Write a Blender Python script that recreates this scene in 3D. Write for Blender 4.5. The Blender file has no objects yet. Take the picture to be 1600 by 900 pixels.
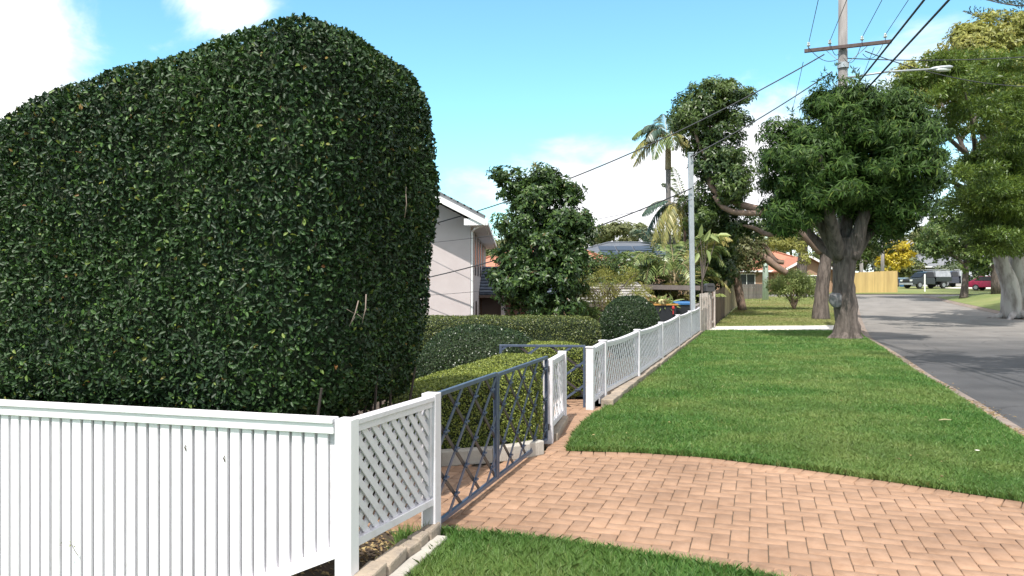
import bpy, bmesh, math, random
import numpy as np
from mathutils import Vector, Matrix, noise as mnoise
from mathutils.geometry import delaunay_2d_cdt

random.seed(7)
RNG = np.random.default_rng(7)
SC = bpy.context.scene
COL = SC.collection

# ------------------------------------------------------------------ camera, sky, sun, exposure
EYE = 1.6
F = 1200.0                     # focal length in pixels of the 1600 px wide photograph
cam_d = bpy.data.cameras.new('camera')
cam_d.sensor_width = 36.0
cam_d.lens = 36.0 * F / 1600.0
cam_d.clip_start = 0.05
cam_d.clip_end = 4000.0
cam = bpy.data.objects.new('camera', cam_d)
COL.objects.link(cam)
cam.location = (0, 0, EYE)
cam.rotation_euler = (math.radians(90), 0, 0)
SC.camera = cam

SUN_AZ = math.radians(199.0)   # clockwise from +Y: behind the camera, to the left
SUN_EL = math.radians(58.0)
sdir = Vector((math.sin(SUN_AZ) * math.cos(SUN_EL), math.cos(SUN_AZ) * math.cos(SUN_EL), math.sin(SUN_EL)))
sun_d = bpy.data.lights.new('sun', 'SUN')
sun_d.energy = 4.3
sun_d.angle = math.radians(0.53)
sun_d.color = (1.0, 0.955, 0.88)
sun = bpy.data.objects.new('sun', sun_d)
COL.objects.link(sun)
sun.location = (-10, -20, 40)
sun.rotation_euler = (-sdir).to_track_quat('-Z', 'Y').to_euler()

SC.view_settings.view_transform = 'Standard'
SC.view_settings.look = 'None'
SC.view_settings.exposure = 0.52
SC.view_settings.gamma = 1.0
SC.view_settings.use_curve_mapping = False

world = bpy.data.worlds.new('World')
SC.world = world
world.use_nodes = True
wn, wl = world.node_tree.nodes, world.node_tree.links
wn.clear()


def build_world():
    out = wn.new('ShaderNodeOutputWorld')
    bg = wn.new('ShaderNodeBackground')
    bg.inputs['Strength'].default_value = 0.14
    sky = wn.new('ShaderNodeTexSky')
    sky.sky_type = 'NISHITA'
    sky.sun_disc = False
    sky.sun_elevation = SUN_EL
    sky.sun_rotation = SUN_AZ
    sky.air_density = 1.0
    sky.dust_density = 0.6
    sky.ozone_density = 1.0
    tint = wn.new('ShaderNodeMix'); tint.data_type = 'RGBA'; tint.blend_type = 'MULTIPLY'
    tint.inputs[0].default_value = 1.0
    tint.inputs[7].default_value = (0.94, 1.42, 1.36, 1)
    wl.new(sky.outputs[0], tint.inputs[6])
    tc = wn.new('ShaderNodeTexCoord')
    nrm = wn.new('ShaderNodeVectorMath'); nrm.operation = 'NORMALIZE'
    wl.new(tc.outputs['Generated'], nrm.inputs[0])
    mp = wn.new('ShaderNodeMapping'); mp.inputs['Scale'].default_value = (1.0, 1.0, 2.0)
    wl.new(nrm.outputs[0], mp.inputs[0])
    n1 = wn.new('ShaderNodeTexNoise')
    n1.inputs['Scale'].default_value = 3.6; n1.inputs['Detail'].default_value = 9; n1.inputs['Roughness'].default_value = 0.58
    n1.inputs['Distortion'].default_value = 0.35
    wl.new(mp.outputs[0], n1.inputs['Vector'])
    total = n1.outputs[0]

    def blob(d, r, w):
        nonlocal total
        d = Vector(d).normalized()
        dist = wn.new('ShaderNodeVectorMath'); dist.operation = 'DISTANCE'
        wl.new(nrm.outputs[0], dist.inputs[0]); dist.inputs[1].default_value = d
        mr = wn.new('ShaderNodeMapRange'); mr.interpolation_type = 'SMOOTHSTEP'
        mr.inputs[1].default_value = 0.0; mr.inputs[2].default_value = r
        mr.inputs[3].default_value = w; mr.inputs[4].default_value = 0.0
        wl.new(dist.outputs['Value'], mr.inputs[0])
        ad = wn.new('ShaderNodeMath'); ad.operation = 'ADD'
        wl.new(total, ad.inputs[0]); wl.new(mr.outputs[0], ad.inputs[1])
        total = ad.outputs[0]
    # banks of cumulus (directions, angular size, weight)
    blob((-0.67, 1, 0.30), 0.20, 0.32)
    blob((-0.72, 1, 0.16), 0.30, 0.30)
    blob((-0.375, 1, 0.385), 0.085, 0.22)
    blob((-0.52, 1, 0.345), 0.10, -0.16)
    blob((-0.46, 1, 0.29), 0.10, -0.05)
    blob((0.0, 1, 0.07), 0.22, 0.32)
    blob((0.12, 1, 0.11), 0.18, 0.30)
    blob((0.26, 1, 0.15), 0.18, 0.30)
    blob((0.34, 1, 0.19), 0.14, 0.16)
    blob((0.33, 1, 0.28), 0.08, 0.05)
    blob((0.50, 1, 0.31), 0.12, 0.07)
    blob((0.42, 1, 0.36), 0.22, -0.20)
    blob((0.62, 1, 0.15), 0.35, 0.20)
    for d in ((-1, -.6, .5), (.2, -1, .5), (1, -.5, .5), (1, .2, .6), (-1, .2, .6), (0, -.3, 1), (.5, .2, 1.2), (-.5, 0, 1.1)):  # unseen clouds, added to raise and neutralise the fill light
        blob(d, 0.85, 0.30)
    blob((-0.02, 1, 0.27), 0.30, -0.34)
    blob((0.14, 1, 0.33), 0.20, -0.22)
    blob((-0.14, 1, 0.42), 0.20, -0.18)
    mr = wn.new('ShaderNodeMapRange'); mr.interpolation_type = 'SMOOTHSTEP'
    mr.inputs[1].default_value = 0.56; mr.inputs[2].default_value = 0.80
    wl.new(total, mr.inputs[0])
    # cloud brightness with soft grey bellies
    n2 = wn.new('ShaderNodeTexNoise'); n2.inputs['Scale'].default_value = 7; n2.inputs['Detail'].default_value = 5
    wl.new(mp.outputs[0], n2.inputs['Vector'])
    cr = wn.new('ShaderNodeMapRange'); cr.inputs[1].default_value = 0.3; cr.inputs[2].default_value = 0.7
    cr.inputs[3].default_value = 6.0; cr.inputs[4].default_value = 8.0
    wl.new(n2.outputs[0], cr.inputs[0])
    cc = wn.new('ShaderNodeCombineColor')
    m2 = wn.new('ShaderNodeMath'); m2.operation = 'MULTIPLY'; m2.inputs[1].default_value = 1.03
    wl.new(cr.outputs[0], m2.inputs[0])
    wl.new(cr.outputs[0], cc.inputs[0]); wl.new(cr.outputs[0], cc.inputs[1]); wl.new(m2.outputs[0], cc.inputs[2])
    mix = wn.new('ShaderNodeMix'); mix.data_type = 'RGBA'
    wl.new(mr.outputs[0], mix.inputs[0]); wl.new(tint.outputs[2], mix.inputs[6]); wl.new(cc.outputs[0], mix.inputs[7])
    wl.new(mix.outputs[2], bg.inputs['Color'])
    wl.new(bg.outputs[0], out.inputs['Surface'])


build_world()


# ------------------------------------------------------------------ helpers
def px(x, y, Y):
    """pixel of the 1600x900 photograph at depth Y -> world point"""
    return Vector(((x - 800.0) / F * Y, Y, EYE - (y - 450.0) / F * Y))


def srgb(r, g, b):
    f = lambda c: (c / 255 / 12.92) if c / 255 <= 0.04045 else ((c / 255 + 0.055) / 1.055) ** 2.4
    return (f(r), f(g), f(b), 1.0)


def rgba(c):
    return (c[0], c[1], c[2], 1.0)


def wloc(o):
    v = Vector((0, 0, 0))
    while o is not None:
        v = v + o.location
        o = o.parent
    return v


def tag(o, label=None, cat=None, group=None, kind=None):
    if label: o['label'] = label
    if cat: o['category'] = cat
    if group: o['group'] = group
    if kind: o['kind'] = kind
    return o


def thing(name, label, cat, loc=(0, 0, 0), rz=0.0, group=None):
    o = bpy.data.objects.new(name, None)
    o.empty_display_size = 0.2
    o.location = loc
    o.rotation_euler = (0, 0, rz)
    COL.objects.link(o)
    return tag(o, label, cat, group)


def link_mesh(name, V, faces, mat, parent=None, local=False, smooth=False, loc=None):
    """V (n,3) in world space (or parent space if local)."""
    V = np.asarray(V, dtype=np.float64).reshape(-1, 3)
    me = bpy.data.meshes.new(name)
    off = Vector((0, 0, 0))
    if not local:
        if parent is not None: off = wloc(parent)
        elif loc is not None: off = Vector(loc)
        V = V - np.array(off)
    if isinstance(faces, np.ndarray):
        nf, k = faces.shape
        me.vertices.add(len(V)); me.vertices.foreach_set('co', V.ravel())
        me.loops.add(nf * k); me.loops.foreach_set('vertex_index', faces.ravel().astype(np.int32))
        me.polygons.add(nf)
        me.polygons.foreach_set('loop_start', np.arange(0, nf * k, k, dtype=np.int32))
        me.polygons.foreach_set('loop_total', np.full(nf, k, dtype=np.int32))
        me.update(calc_edges=True)
    else:
        me.from_pydata([tuple(v) for v in V], [], faces)
        me.update()
    if smooth:
        me.polygons.foreach_set('use_smooth', np.ones(len(me.polygons), dtype=bool))
    me.materials.append(mat)
    o = bpy.data.objects.new(name, me)
    COL.objects.link(o)
    if parent is not None: o.parent = parent
    elif loc is not None and not local: o.location = loc
    return o


class MB:
    """collects boxes, beams, tubes; build() links them as one mesh object"""
    def __init__(self):
        self.v = []; self.f = []

    def add(self, vs, fs):
        n = len(self.v)
        self.v += [tuple(v) for v in vs]
        self.f += [tuple(i + n for i in f) for f in fs]
        return self

    def box(self, c, s, rz=0.0, rot=None):
        c = Vector(c); R = rot if rot is not None else Matrix.Rotation(rz, 3, 'Z')
        h = [x / 2 for x in s]
        vs = [c + R @ Vector((sx * h[0], sy * h[1], sz * h[2])) for sx in (-1, 1) for sy in (-1, 1) for sz in (-1, 1)]
        return self.add(vs, [(0, 1, 3, 2), (4, 6, 7, 5), (0, 4, 5, 1), (2, 3, 7, 6), (0, 2, 6, 4), (1, 5, 7, 3)])

    def beam(self, p0, p1, w, h, side=None):
        """box from p0 to p1; w along 'side' (horizontal across), h the other way"""
        p0, p1 = Vector(p0), Vector(p1)
        d = (p1 - p0).normalized()
        if side is None:
            side = d.cross(Vector((0, 0, 1)))
            if side.length < 1e-4: side = Vector((1, 0, 0))
        side = Vector(side).normalized()
        up = side.cross(d).normalized()
        vs = []
        for p in (p0, p1):
            for a, b in ((-1, -1), (1, -1), (1, 1), (-1, 1)):
                vs.append(p + side * (a * w / 2) + up * (b * h / 2))
        return self.add(vs, [(0, 1, 2, 3), (7, 6, 5, 4), (0, 4, 5, 1), (1, 5, 6, 2), (2, 6, 7, 3), (3, 7, 4, 0)])

    def tube(self, pts, radii, n=8, wob=0.0):
        pts = [Vector(p) for p in pts]
        if not hasattr(radii, '__len__'): radii = [radii] * len(pts)
        rings = []
        ref = None
        for i, p in enumerate(pts):
            d = (pts[min(i + 1, len(pts) - 1)] - pts[max(i - 1, 0)]).normalized()
            if ref is None:
                ref = d.cross(Vector((0.31, 0.95, 0.05)))
                if ref.length < 1e-3: ref = d.cross(Vector((1, 0, 0)))
            a = (ref - d * ref.dot(d)).normalized()
            ref = a
            b = d.cross(a)
            ring = []
            for k in range(n):
                t = 2 * math.pi * k / n
                r = radii[i]
                if wob:
                    r *= 1 + wob * mnoise.noise(Vector((math.cos(t) * 1.3, math.sin(t) * 1.3, i * 0.55 + p.x)))
                ring.append(p + (a * math.cos(t) + b * math.sin(t)) * r)
            rings.append(ring)
        vs = [v for r in rings for v in r]
        fs = []
        for i in range(len(pts) - 1):
            for k in range(n):
                k2 = (k + 1) % n
                fs.append((i * n + k, i * n + k2, (i + 1) * n + k2, (i + 1) * n + k))
        fs.append(tuple(range(n - 1, -1, -1)))
        fs.append(tuple((len(pts) - 1) * n + k for k in range(n)))
        return self.add(vs, fs)

    def prism(self, poly, axis_vec):
        """closed polygon (list of points) swept along axis_vec"""
        a = Vector(axis_vec); n = len(poly)
        p0 = [Vector(p) for p in poly]
        vs = p0 + [p + a for p in p0]
        fs = [tuple(range(n - 1, -1, -1)), tuple(range(n, 2 * n))]
        fs += [(k, (k + 1) % n, n + (k + 1) % n, n + k) for k in range(n)]
        return self.add(vs, fs)

    def ball(self, c, r, seg=10, rings=6):
        c = Vector(c)
        r = (r, r, r) if not hasattr(r, '__len__') else r
        vs = [c + Vector((0, 0, r[2]))]
        for i in range(1, rings):
            ph = math.pi * i / rings
            for k in range(seg):
                t = 2 * math.pi * k / seg
                vs.append(c + Vector((r[0] * math.sin(ph) * math.cos(t), r[1] * math.sin(ph) * math.sin(t), r[2] * math.cos(ph))))
        vs.append(c - Vector((0, 0, r[2])))
        fs = [(0, 1 + k, 1 + (k + 1) % seg) for k in range(seg)]
        for i in range(rings - 2):
            for k in range(seg):
                a = 1 + i * seg
                fs.append((a + k, a + seg + k, a + seg + (k + 1) % seg, a + (k + 1) % seg))
        l = len(vs) - 1; a = 1 + (rings - 2) * seg
        fs += [(l, a + (k + 1) % seg, a + k) for k in range(seg)]
        return self.add(vs, fs)

    def build(self, name, mat, parent=None, local=False, smooth=False, loc=None, bevel=0.0):
        o = link_mesh(name, np.array([tuple(v) for v in self.v]), self.f, mat, parent, local, smooth, loc)
        if bevel:
            m = o.modifiers.new('bevel', 'BEVEL'); m.width = bevel; m.segments = 2; m.limit_method = 'ANGLE'
        return o


def smoothstep(a, b, x):
    t = np.clip((x - a) / (b - a), 0, 1)
    return t * t * (3 - 2 * t)


# ------------------------------------------------------------------ materials
def mat(name, c1, c2=None, rough=0.7, scale=6.0, bump=0.0, bscale=60.0, metal=0.0, spec=0.5, island=0.0,
        stretch=None, detail=5, c3=None, ramp=(0.35, 0.65), world=False, bdist=0.02):
    m = bpy.data.materials.new(name)
    m.use_nodes = True
    nt = m.node_tree; n, l = nt.nodes, nt.links
    b = n['Principled BSDF']
    b.inputs['Roughness'].default_value = rough
    b.inputs['Metallic'].default_value = metal
    b.inputs['Specular IOR Level'].default_value = spec
    c1 = rgba(c1)
    if world:
        g = n.new('ShaderNodeNewGeometry'); vec = g.outputs['Position']
    else:
        tc = n.new('ShaderNodeTexCoord'); vec = tc.outputs['Object']
    if stretch:
        mp = n.new('ShaderNodeMapping'); mp.inputs['Scale'].default_value = stretch
        l.new(vec, mp.inputs[0]); vec = mp.outputs[0]
    if c2 is None:
        b.inputs['Base Color'].default_value = c1
        colout = None
    else:
        t = n.new('ShaderNodeTexNoise'); t.inputs['Scale'].default_value = scale; t.inputs['Detail'].default_value = detail
        t.inputs['Roughness'].default_value = 0.6
        l.new(vec, t.inputs['Vector'])
        r = n.new('ShaderNodeValToRGB')
        r.color_ramp.elements[0].position = ramp[0]; r.color_ramp.elements[0].color = c1
        r.color_ramp.elements[1].position = ramp[1]; r.color_ramp.elements[1].color = rgba(c2)
        if c3 is not None:
            e = r.color_ramp.elements.new(min(0.98, ramp[1] + 0.15)); e.color = rgba(c3)
        l.new(t.outputs[0], r.inputs[0])
        colout = r.outputs[0]
        l.new(colout, b.inputs['Base Color'])
    if island and colout is not None:
        g2 = n.new('ShaderNodeNewGeometry')
        mr = n.new('ShaderNodeMapRange'); mr.inputs[3].default_value = 1 - island; mr.inputs[4].default_value = 1 + island
        l.new(g2.outputs['Random Per Island'], mr.inputs[0])
        mx = n.new('ShaderNodeMix'); mx.data_type = 'RGBA'; mx.blend_type = 'MULTIPLY'; mx.inputs[0].default_value = 1
        l.new(colout, mx.inputs[6]); l.new(mr.outputs[0], mx.inputs[7])
        l.new(mx.outputs[2], b.inputs['Base Color'])
    if bump:
        t2 = n.new('ShaderNodeTexNoise'); t2.inputs['Scale'].default_value = bscale; t2.inputs['Detail'].default_value = 6
        l.new(vec, t2.inputs['Vector'])
        bp = n.new('ShaderNodeBump'); bp.inputs['Strength'].default_value = bump; bp.inputs['Distance'].default_value = bdist
        l.new(t2.outputs[0], bp.inputs['Height']); l.new(bp.outputs[0], b.inputs['Normal'])
    return m


def leafmat(name, stops, rough=0.38, trans=0.25, spec=0.5, patch=None):
    """leaf colour from a random number per leaf; patch = (scale, colour, amount) tints whole flushes of growth"""
    m = bpy.data.materials.new(name)
    m.use_nodes = True
    nt = m.node_tree; n, l = nt.nodes, nt.links
    b = n['Principled BSDF']; out = n['Material Output']
    b.inputs['Roughness'].default_value = rough
    b.inputs['Specular IOR Level'].default_value = spec
    g = n.new('ShaderNodeNewGeometry')
    r = n.new('ShaderNodeValToRGB'); cr = r.color_ramp
    cr.elements[0].position = stops[0][0]; cr.elements[0].color = rgba(stops[0][1])
    cr.elements[1].position = stops[-1][0]; cr.elements[1].color = rgba(stops[-1][1])
    for p, c in stops[1:-1]:
        e = cr.elements.new(p); e.color = rgba(c)
    l.new(g.outputs['Random Per Island'], r.inputs[0])
    colout = r.outputs[0]
    if patch:
        t = n.new('ShaderNodeTexNoise'); t.inputs['Scale'].default_value = patch[0]; t.inputs['Detail'].default_value = 4
        l.new(g.outputs['Position'], t.inputs['Vector'])
        mr = n.new('ShaderNodeMapRange'); mr.inputs[1].default_value = 0.42; mr.inputs[2].default_value = 0.68
        mr.inputs[4].default_value = patch[2]
        l.new(t.outputs[0], mr.inputs[0])
        mx = n.new('ShaderNodeMix'); mx.data_type = 'RGBA'; mx.inputs[7].default_value = rgba(patch[1])
        l.new(mr.outputs[0], mx.inputs[0]); l.new(colout, mx.inputs[6]); colout = mx.outputs[2]
    l.new(colout, b.inputs['Base Color'])
    if trans:
        tr = n.new('ShaderNodeBsdfTranslucent')
        hs = n.new('ShaderNodeHueSaturation'); hs.inputs['Value'].default_value = 1.5; hs.inputs['Hue'].default_value = 0.485
        l.new(colout, hs.inputs['Color']); l.new(hs.outputs[0], tr.inputs['Color'])
        mix = n.new('ShaderNodeMixShader'); mix.inputs[0].default_value = trans
        l.new(b.outputs[0], mix.inputs[1]); l.new(tr.outputs[0], mix.inputs[2]); l.new(mix.outputs[0], out.inputs['Surface'])
    return m


M_white = mat('white_paint', (0.82, 0.80, 0.83), (0.66, 0.645, 0.65), rough=0.45, scale=7, bump=0.06, bscale=90, ramp=(0.56, 0.86), stretch=(1, 1, 0.12))
M_white2 = mat('weathered_white_paint', (0.65, 0.625, 0.66), (0.50, 0.475, 0.48), rough=0.55, scale=9, bump=0.10, bscale=80, ramp=(0.5, 0.85))
M_blue = mat('blue_grey_metal_paint', (0.072, 0.096, 0.15), (0.052, 0.07, 0.115), rough=0.42, scale=14)
M_bar_shade = mat('shaded_gate_bar_paint', (0.055, 0.045, 0.045), (0.035, 0.028, 0.028), rough=0.5, scale=14)  # gate bar paint with shade put into a darker, browner colour
M_brick = mat('clay_paver', (0.325, 0.195, 0.122), (0.38, 0.236, 0.155), rough=0.85, scale=11, bump=0.25, bscale=260, island=0.06, c3=(0.38, 0.245, 0.175))
M_sand = mat('jointing_sand', (0.085, 0.065, 0.045), (0.13, 0.10, 0.07), rough=0.95, scale=40)
M_stone = mat('sandstone', (0.36, 0.29, 0.22), (0.24, 0.20, 0.165), rough=0.9, scale=7, bump=0.6, bscale=35, island=0.12)
M_conc = mat('concrete', (0.46, 0.43, 0.385), (0.36, 0.335, 0.30), rough=0.9, scale=5, bump=0.2, bscale=120)
M_conc_pale = mat('pale_concrete', (0.66, 0.62, 0.57), (0.56, 0.52, 0.47), rough=0.9, scale=2.5, bump=0.15, bscale=90)
M_kerb = mat('kerb_concrete', (0.27, 0.215, 0.18), (0.18, 0.14, 0.115), rough=0.92, scale=4, bump=0.4, bscale=70, c3=(0.34, 0.29, 0.24))
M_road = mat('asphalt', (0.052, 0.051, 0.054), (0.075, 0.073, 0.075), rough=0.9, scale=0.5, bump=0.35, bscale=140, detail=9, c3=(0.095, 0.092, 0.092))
def stained_pavers():
    n, l = M_brick.node_tree.nodes, M_brick.node_tree.links
    b = n['Principled BSDF']; src = b.inputs['Base Color'].links[0].from_socket
    g = n.new('ShaderNodeNewGeometry')
    for sc, lo, hi, f in ((1.1, .36, .62, (0.74, 0.72, 0.70)), (5.0, .30, .46, (0.80, 0.78, 0.76))):
        t = n.new('ShaderNodeTexNoise'); t.inputs['Scale'].default_value = sc; t.inputs['Detail'].default_value = 7; t.inputs['Roughness'].default_value = .65
        l.new(g.outputs['Position'], t.inputs['Vector'])
        mr = n.new('ShaderNodeMapRange'); mr.inputs[1].default_value = lo; mr.inputs[2].default_value = hi; l.new(t.outputs[0], mr.inputs[0])
        mx = n.new('ShaderNodeMix'); mx.data_type = 'RGBA'; mx.inputs[6].default_value = (*f, 1); mx.inputs[7].default_value = (1, 1, 1, 1); l.new(mr.outputs[0], mx.inputs[0])
        mu = n.new('ShaderNodeMix'); mu.data_type = 'RGBA'; mu.blend_type = 'MULTIPLY'; mu.inputs[0].default_value = 1
        l.new(src, mu.inputs[6]); l.new(mx.outputs[2], mu.inputs[7]); src = mu.outputs[2]
    l.new(src, b.inputs['Base Color'])


stained_pavers()


def glare_and_worn_road():
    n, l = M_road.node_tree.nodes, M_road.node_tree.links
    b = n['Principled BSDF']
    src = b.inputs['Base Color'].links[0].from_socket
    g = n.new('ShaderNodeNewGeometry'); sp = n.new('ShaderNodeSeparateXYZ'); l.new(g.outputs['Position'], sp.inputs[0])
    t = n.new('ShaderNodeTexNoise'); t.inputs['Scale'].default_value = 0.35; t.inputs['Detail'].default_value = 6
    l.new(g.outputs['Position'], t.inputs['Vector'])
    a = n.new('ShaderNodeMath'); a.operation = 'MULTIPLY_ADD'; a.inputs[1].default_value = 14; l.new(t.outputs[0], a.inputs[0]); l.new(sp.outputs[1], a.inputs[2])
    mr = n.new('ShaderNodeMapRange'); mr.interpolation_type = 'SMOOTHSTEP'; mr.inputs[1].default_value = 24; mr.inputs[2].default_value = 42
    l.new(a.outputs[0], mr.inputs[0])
    mx = n.new('ShaderNodeMix'); mx.data_type = 'RGBA'; mx.inputs[7].default_value = (0.215, 0.197, 0.18, 1)  # far glare painted into the asphalt colour, paler with distance
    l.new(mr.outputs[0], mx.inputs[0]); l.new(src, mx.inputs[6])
    # fine cracks and darker patched areas
    nz = n.new('ShaderNodeTexNoise'); nz.inputs['Scale'].default_value = 1.5; nz.inputs['Detail'].default_value = 5; l.new(g.outputs['Position'], nz.inputs['Vector'])
    wv = n.new('ShaderNodeMix'); wv.data_type = 'RGBA'; wv.inputs[0].default_value = .35; l.new(g.outputs['Position'], wv.inputs[6]); l.new(nz.outputs[1], wv.inputs[7])
    vo = n.new('ShaderNodeTexVoronoi'); vo.feature = 'DISTANCE_TO_EDGE'; vo.inputs['Scale'].default_value = .55; l.new(wv.outputs[2], vo.inputs['Vector'])
    ck = n.new('ShaderNodeMapRange'); ck.inputs[1].default_value = 0.0; ck.inputs[2].default_value = .012; ck.inputs[3].default_value = .62; ck.inputs[4].default_value = 1; l.new(vo.outputs['Distance'], ck.inputs[0])
    pt = n.new('ShaderNodeTexNoise'); pt.inputs['Scale'].default_value = .9; pt.inputs['Detail'].default_value = 8; l.new(g.outputs['Position'], pt.inputs['Vector'])
    pm = n.new('ShaderNodeMapRange'); pm.inputs[1].default_value = .35; pm.inputs[2].default_value = .65; pm.inputs[3].default_value = .82; pm.inputs[4].default_value = 1.08; l.new(pt.outputs[0], pm.inputs[0])
    mm = n.new('ShaderNodeMath'); mm.operation = 'MULTIPLY'; l.new(ck.outputs[0], mm.inputs[0]); l.new(pm.outputs[0], mm.inputs[1])
    mu = n.new('ShaderNodeMix'); mu.data_type = 'RGBA'; mu.blend_type = 'MULTIPLY'; mu.inputs[0].default_value = 1
    l.new(mx.outputs[2], mu.inputs[6]); l.new(mm.outputs[0], mu.inputs[7]); l.new(mu.outputs[2], b.inputs['Base Color'])


glare_and_worn_road()
M_soil = mat('garden_soil', (0.045, 0.032, 0.022), (0.085, 0.06, 0.04), rough=0.98, scale=9, bump=0.7, bscale=30)
M_turf = mat('turf_soil', (0.06, 0.125, 0.024), (0.09, 0.165, 0.036), rough=0.98, scale=1.2, bump=0.6, bscale=60, c3=(0.15, 0.15, 0.055))
M_turf_dry = mat('dry_turf', (0.13, 0.17, 0.045), (0.20, 0.21, 0.075), rough=0.98, scale=0.45, bump=0.7, bscale=25, c3=(0.30, 0.24, 0.12))
M_land = mat('land', (0.07, 0.10, 0.03), (0.11, 0.12, 0.045), rough=1.0, scale=0.06)
M_bark = mat('grey_brown_bark', (0.15, 0.12, 0.105), (0.07, 0.055, 0.048), rough=0.92, scale=10, bump=1.0, bscale=15, stretch=(1, 1, 0.20), bdist=0.07, ramp=(0.40, 0.62))
M_bark_red = mat('smooth_brown_bark', (0.25, 0.165, 0.125), (0.12, 0.085, 0.07), rough=0.8, scale=3, bump=0.5, bscale=9)
M_bark_white = mat('white_gum_bark', (0.40, 0.37, 0.36), (0.17, 0.145, 0.135), rough=0.85, scale=1.8, bump=0.8, bscale=5, stretch=(1, 1, 0.35), ramp=(0.44, 0.60))
M_twig = mat('grey_twig', (0.22, 0.17, 0.14), (0.13, 0.10, 0.08), rough=0.9, scale=20)
M_burl = mat('grey_cut_burl', (0.17, 0.17, 0.175), (0.11, 0.10, 0.10), rough=0.9, scale=8, bump=0.8, bscale=14)
M_pole = mat('weathered_timber_pole', (0.27, 0.25, 0.245), (0.16, 0.145, 0.14), rough=0.9, scale=6, bump=0.6, bscale=20, stretch=(1, 1, 0.12))
M_arm = mat('brown_timber_arm', (0.12, 0.085, 0.08), (0.08, 0.058, 0.055), rough=0.9, scale=8)
M_galv = mat('galvanised_steel', (0.42, 0.44, 0.47), (0.35, 0.37, 0.40), rough=0.5, scale=5, metal=0.35)
M_wire = mat('black_cable', (0.03, 0.032, 0.038), rough=0.6)
M_ceramic = mat('pale_insulator', (0.55, 0.58, 0.56), rough=0.25)
M_render = mat('pinkish_grey_render', (0.52, 0.46, 0.455), (0.48, 0.42, 0.415), rough=0.9, scale=1.6, bump=0.12, bscale=120)
M_white_trim = mat('white_trim', (0.78, 0.78, 0.77), rough=0.5)
M_tile_grey = mat('grey_roof_tile', (0.20, 0.205, 0.22), (0.14, 0.145, 0.16), rough=0.7, scale=5, bump=0.3, bscale=20)
M_glass = mat('dark_window_glass', (0.02, 0.022, 0.025), rough=0.22, spec=0.35)
M_brown_frame = mat('brown_frame', (0.10, 0.065, 0.05), rough=0.6)
M_brickwall = mat('brown_brick', (0.26, 0.155, 0.115), (0.20, 0.115, 0.085), rough=0.9, scale=14)
M_tanbrick = mat('tan_brick', (0.36, 0.23, 0.155), (0.29, 0.175, 0.115), rough=0.9, scale=14)
M_bin = mat('black_bin_plastic', (0.018, 0.02, 0.025), (0.026, 0.028, 0.032), rough=0.5, scale=12)
M_bin_y = mat('orange_yellow_plastic', (0.48, 0.24, 0.06), rough=0.45)
M_bin_b = mat('blue_plastic', (0.03, 0.13, 0.32), rough=0.45)
M_bin_r = mat('red_plastic', (0.42, 0.03, 0.03), rough=0.5)
M_pal_brown = mat('brown_paling', (0.135, 0.085, 0.058), (0.085, 0.055, 0.04), rough=0.9, scale=6, island=0.25, stretch=(1, 1, 0.2))
M_pal_tan = mat('tan_paling', (0.40, 0.32, 0.20), (0.32, 0.25, 0.15), rough=0.9, scale=4, island=0.15, stretch=(1, 1, 0.2))
M_pal_grey = mat('grey_paling', (0.17, 0.15, 0.14), (0.11, 0.10, 0.09), rough=0.9, scale=6, island=0.2, stretch=(1, 1, 0.2))
M_pal_pink = mat('pale_grey_slat', (0.47, 0.41, 0.37), (0.38, 0.32, 0.29), rough=0.8, scale=6)
M_pal_yellow = mat('new_pine_paling', (0.58, 0.42, 0.18), (0.50, 0.35, 0.15), rough=0.85, scale=3, island=0.10, stretch=(1, 1, 0.2))
M_dark_metal = mat('charcoal_metal', (0.055, 0.052, 0.055), rough=0.55)
M_brownbeam = mat('brown_grey_beam', (0.17, 0.14, 0.13), (0.13, 0.105, 0.095), rough=0.8, scale=4)
M_mint = mat('pale_green_pole_paint', (0.50, 0.60, 0.53), (0.38, 0.45, 0.40), rough=0.8, scale=5, stretch=(1, 1, 0.2))
M_rubber = mat('tyre_rubber', (0.015, 0.015, 0.016), rough=0.85)
M_rim = mat('wheel_alloy', (0.35, 0.36, 0.38), rough=0.35, metal=0.7)
M_car_dark = mat('dark_green_black_car_paint', (0.018, 0.024, 0.026), rough=0.25, spec=0.6)
M_car_navy = mat('dark_navy_car_paint', (0.02, 0.022, 0.04), rough=0.25, spec=0.6)
M_car_red = mat('raspberry_car_paint', (0.30, 0.012, 0.055), rough=0.25, spec=0.6)
M_lamp = mat('clear_lamp', (0.65, 0.66, 0.66), rough=0.15)
M_lamp_r = mat('red_lamp', (0.4, 0.02, 0.02), rough=0.2)
M_silver = mat('silver_tray_metal', (0.48, 0.49, 0.52), (0.36, 0.37, 0.40), rough=0.4, metal=0.5, scale=3)
M_plate = mat('pale_plate', (0.6, 0.6, 0.55), rough=0.6)
M_solar = mat('blue_grey_metal_roof', (0.13, 0.14, 0.16), (0.10, 0.11, 0.13), rough=0.7, spec=.25, scale=2)


def tile_mat(name, c1, c2, axis_scale=3.0):
    """roof tiles: courses in the mesh's object z, with per-course shade variation"""
    m = mat(name, c1, c2, rough=0.85, scale=4.0)
    n, l = m.node_tree.nodes, m.node_tree.links
    tc = n.new('ShaderNodeTexCoord')
    w = n.new('ShaderNodeTexWave'); w.bands_direction = 'Z'; w.wave_profile = 'SAW'
    w.inputs['Scale'].default_value = axis_scale
    l.new(tc.outputs['Object'], w.inputs['Vector'])
    bp = n.new('ShaderNodeBump'); bp.inputs['Strength'].default_value = 0.9; bp.inputs['Distance'].default_value = 0.08
    l.new(w.outputs[1], bp.inputs['Height'])
    l.new(bp.outputs[0], n['Principled BSDF'].inputs['Normal'])
    return m


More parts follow.
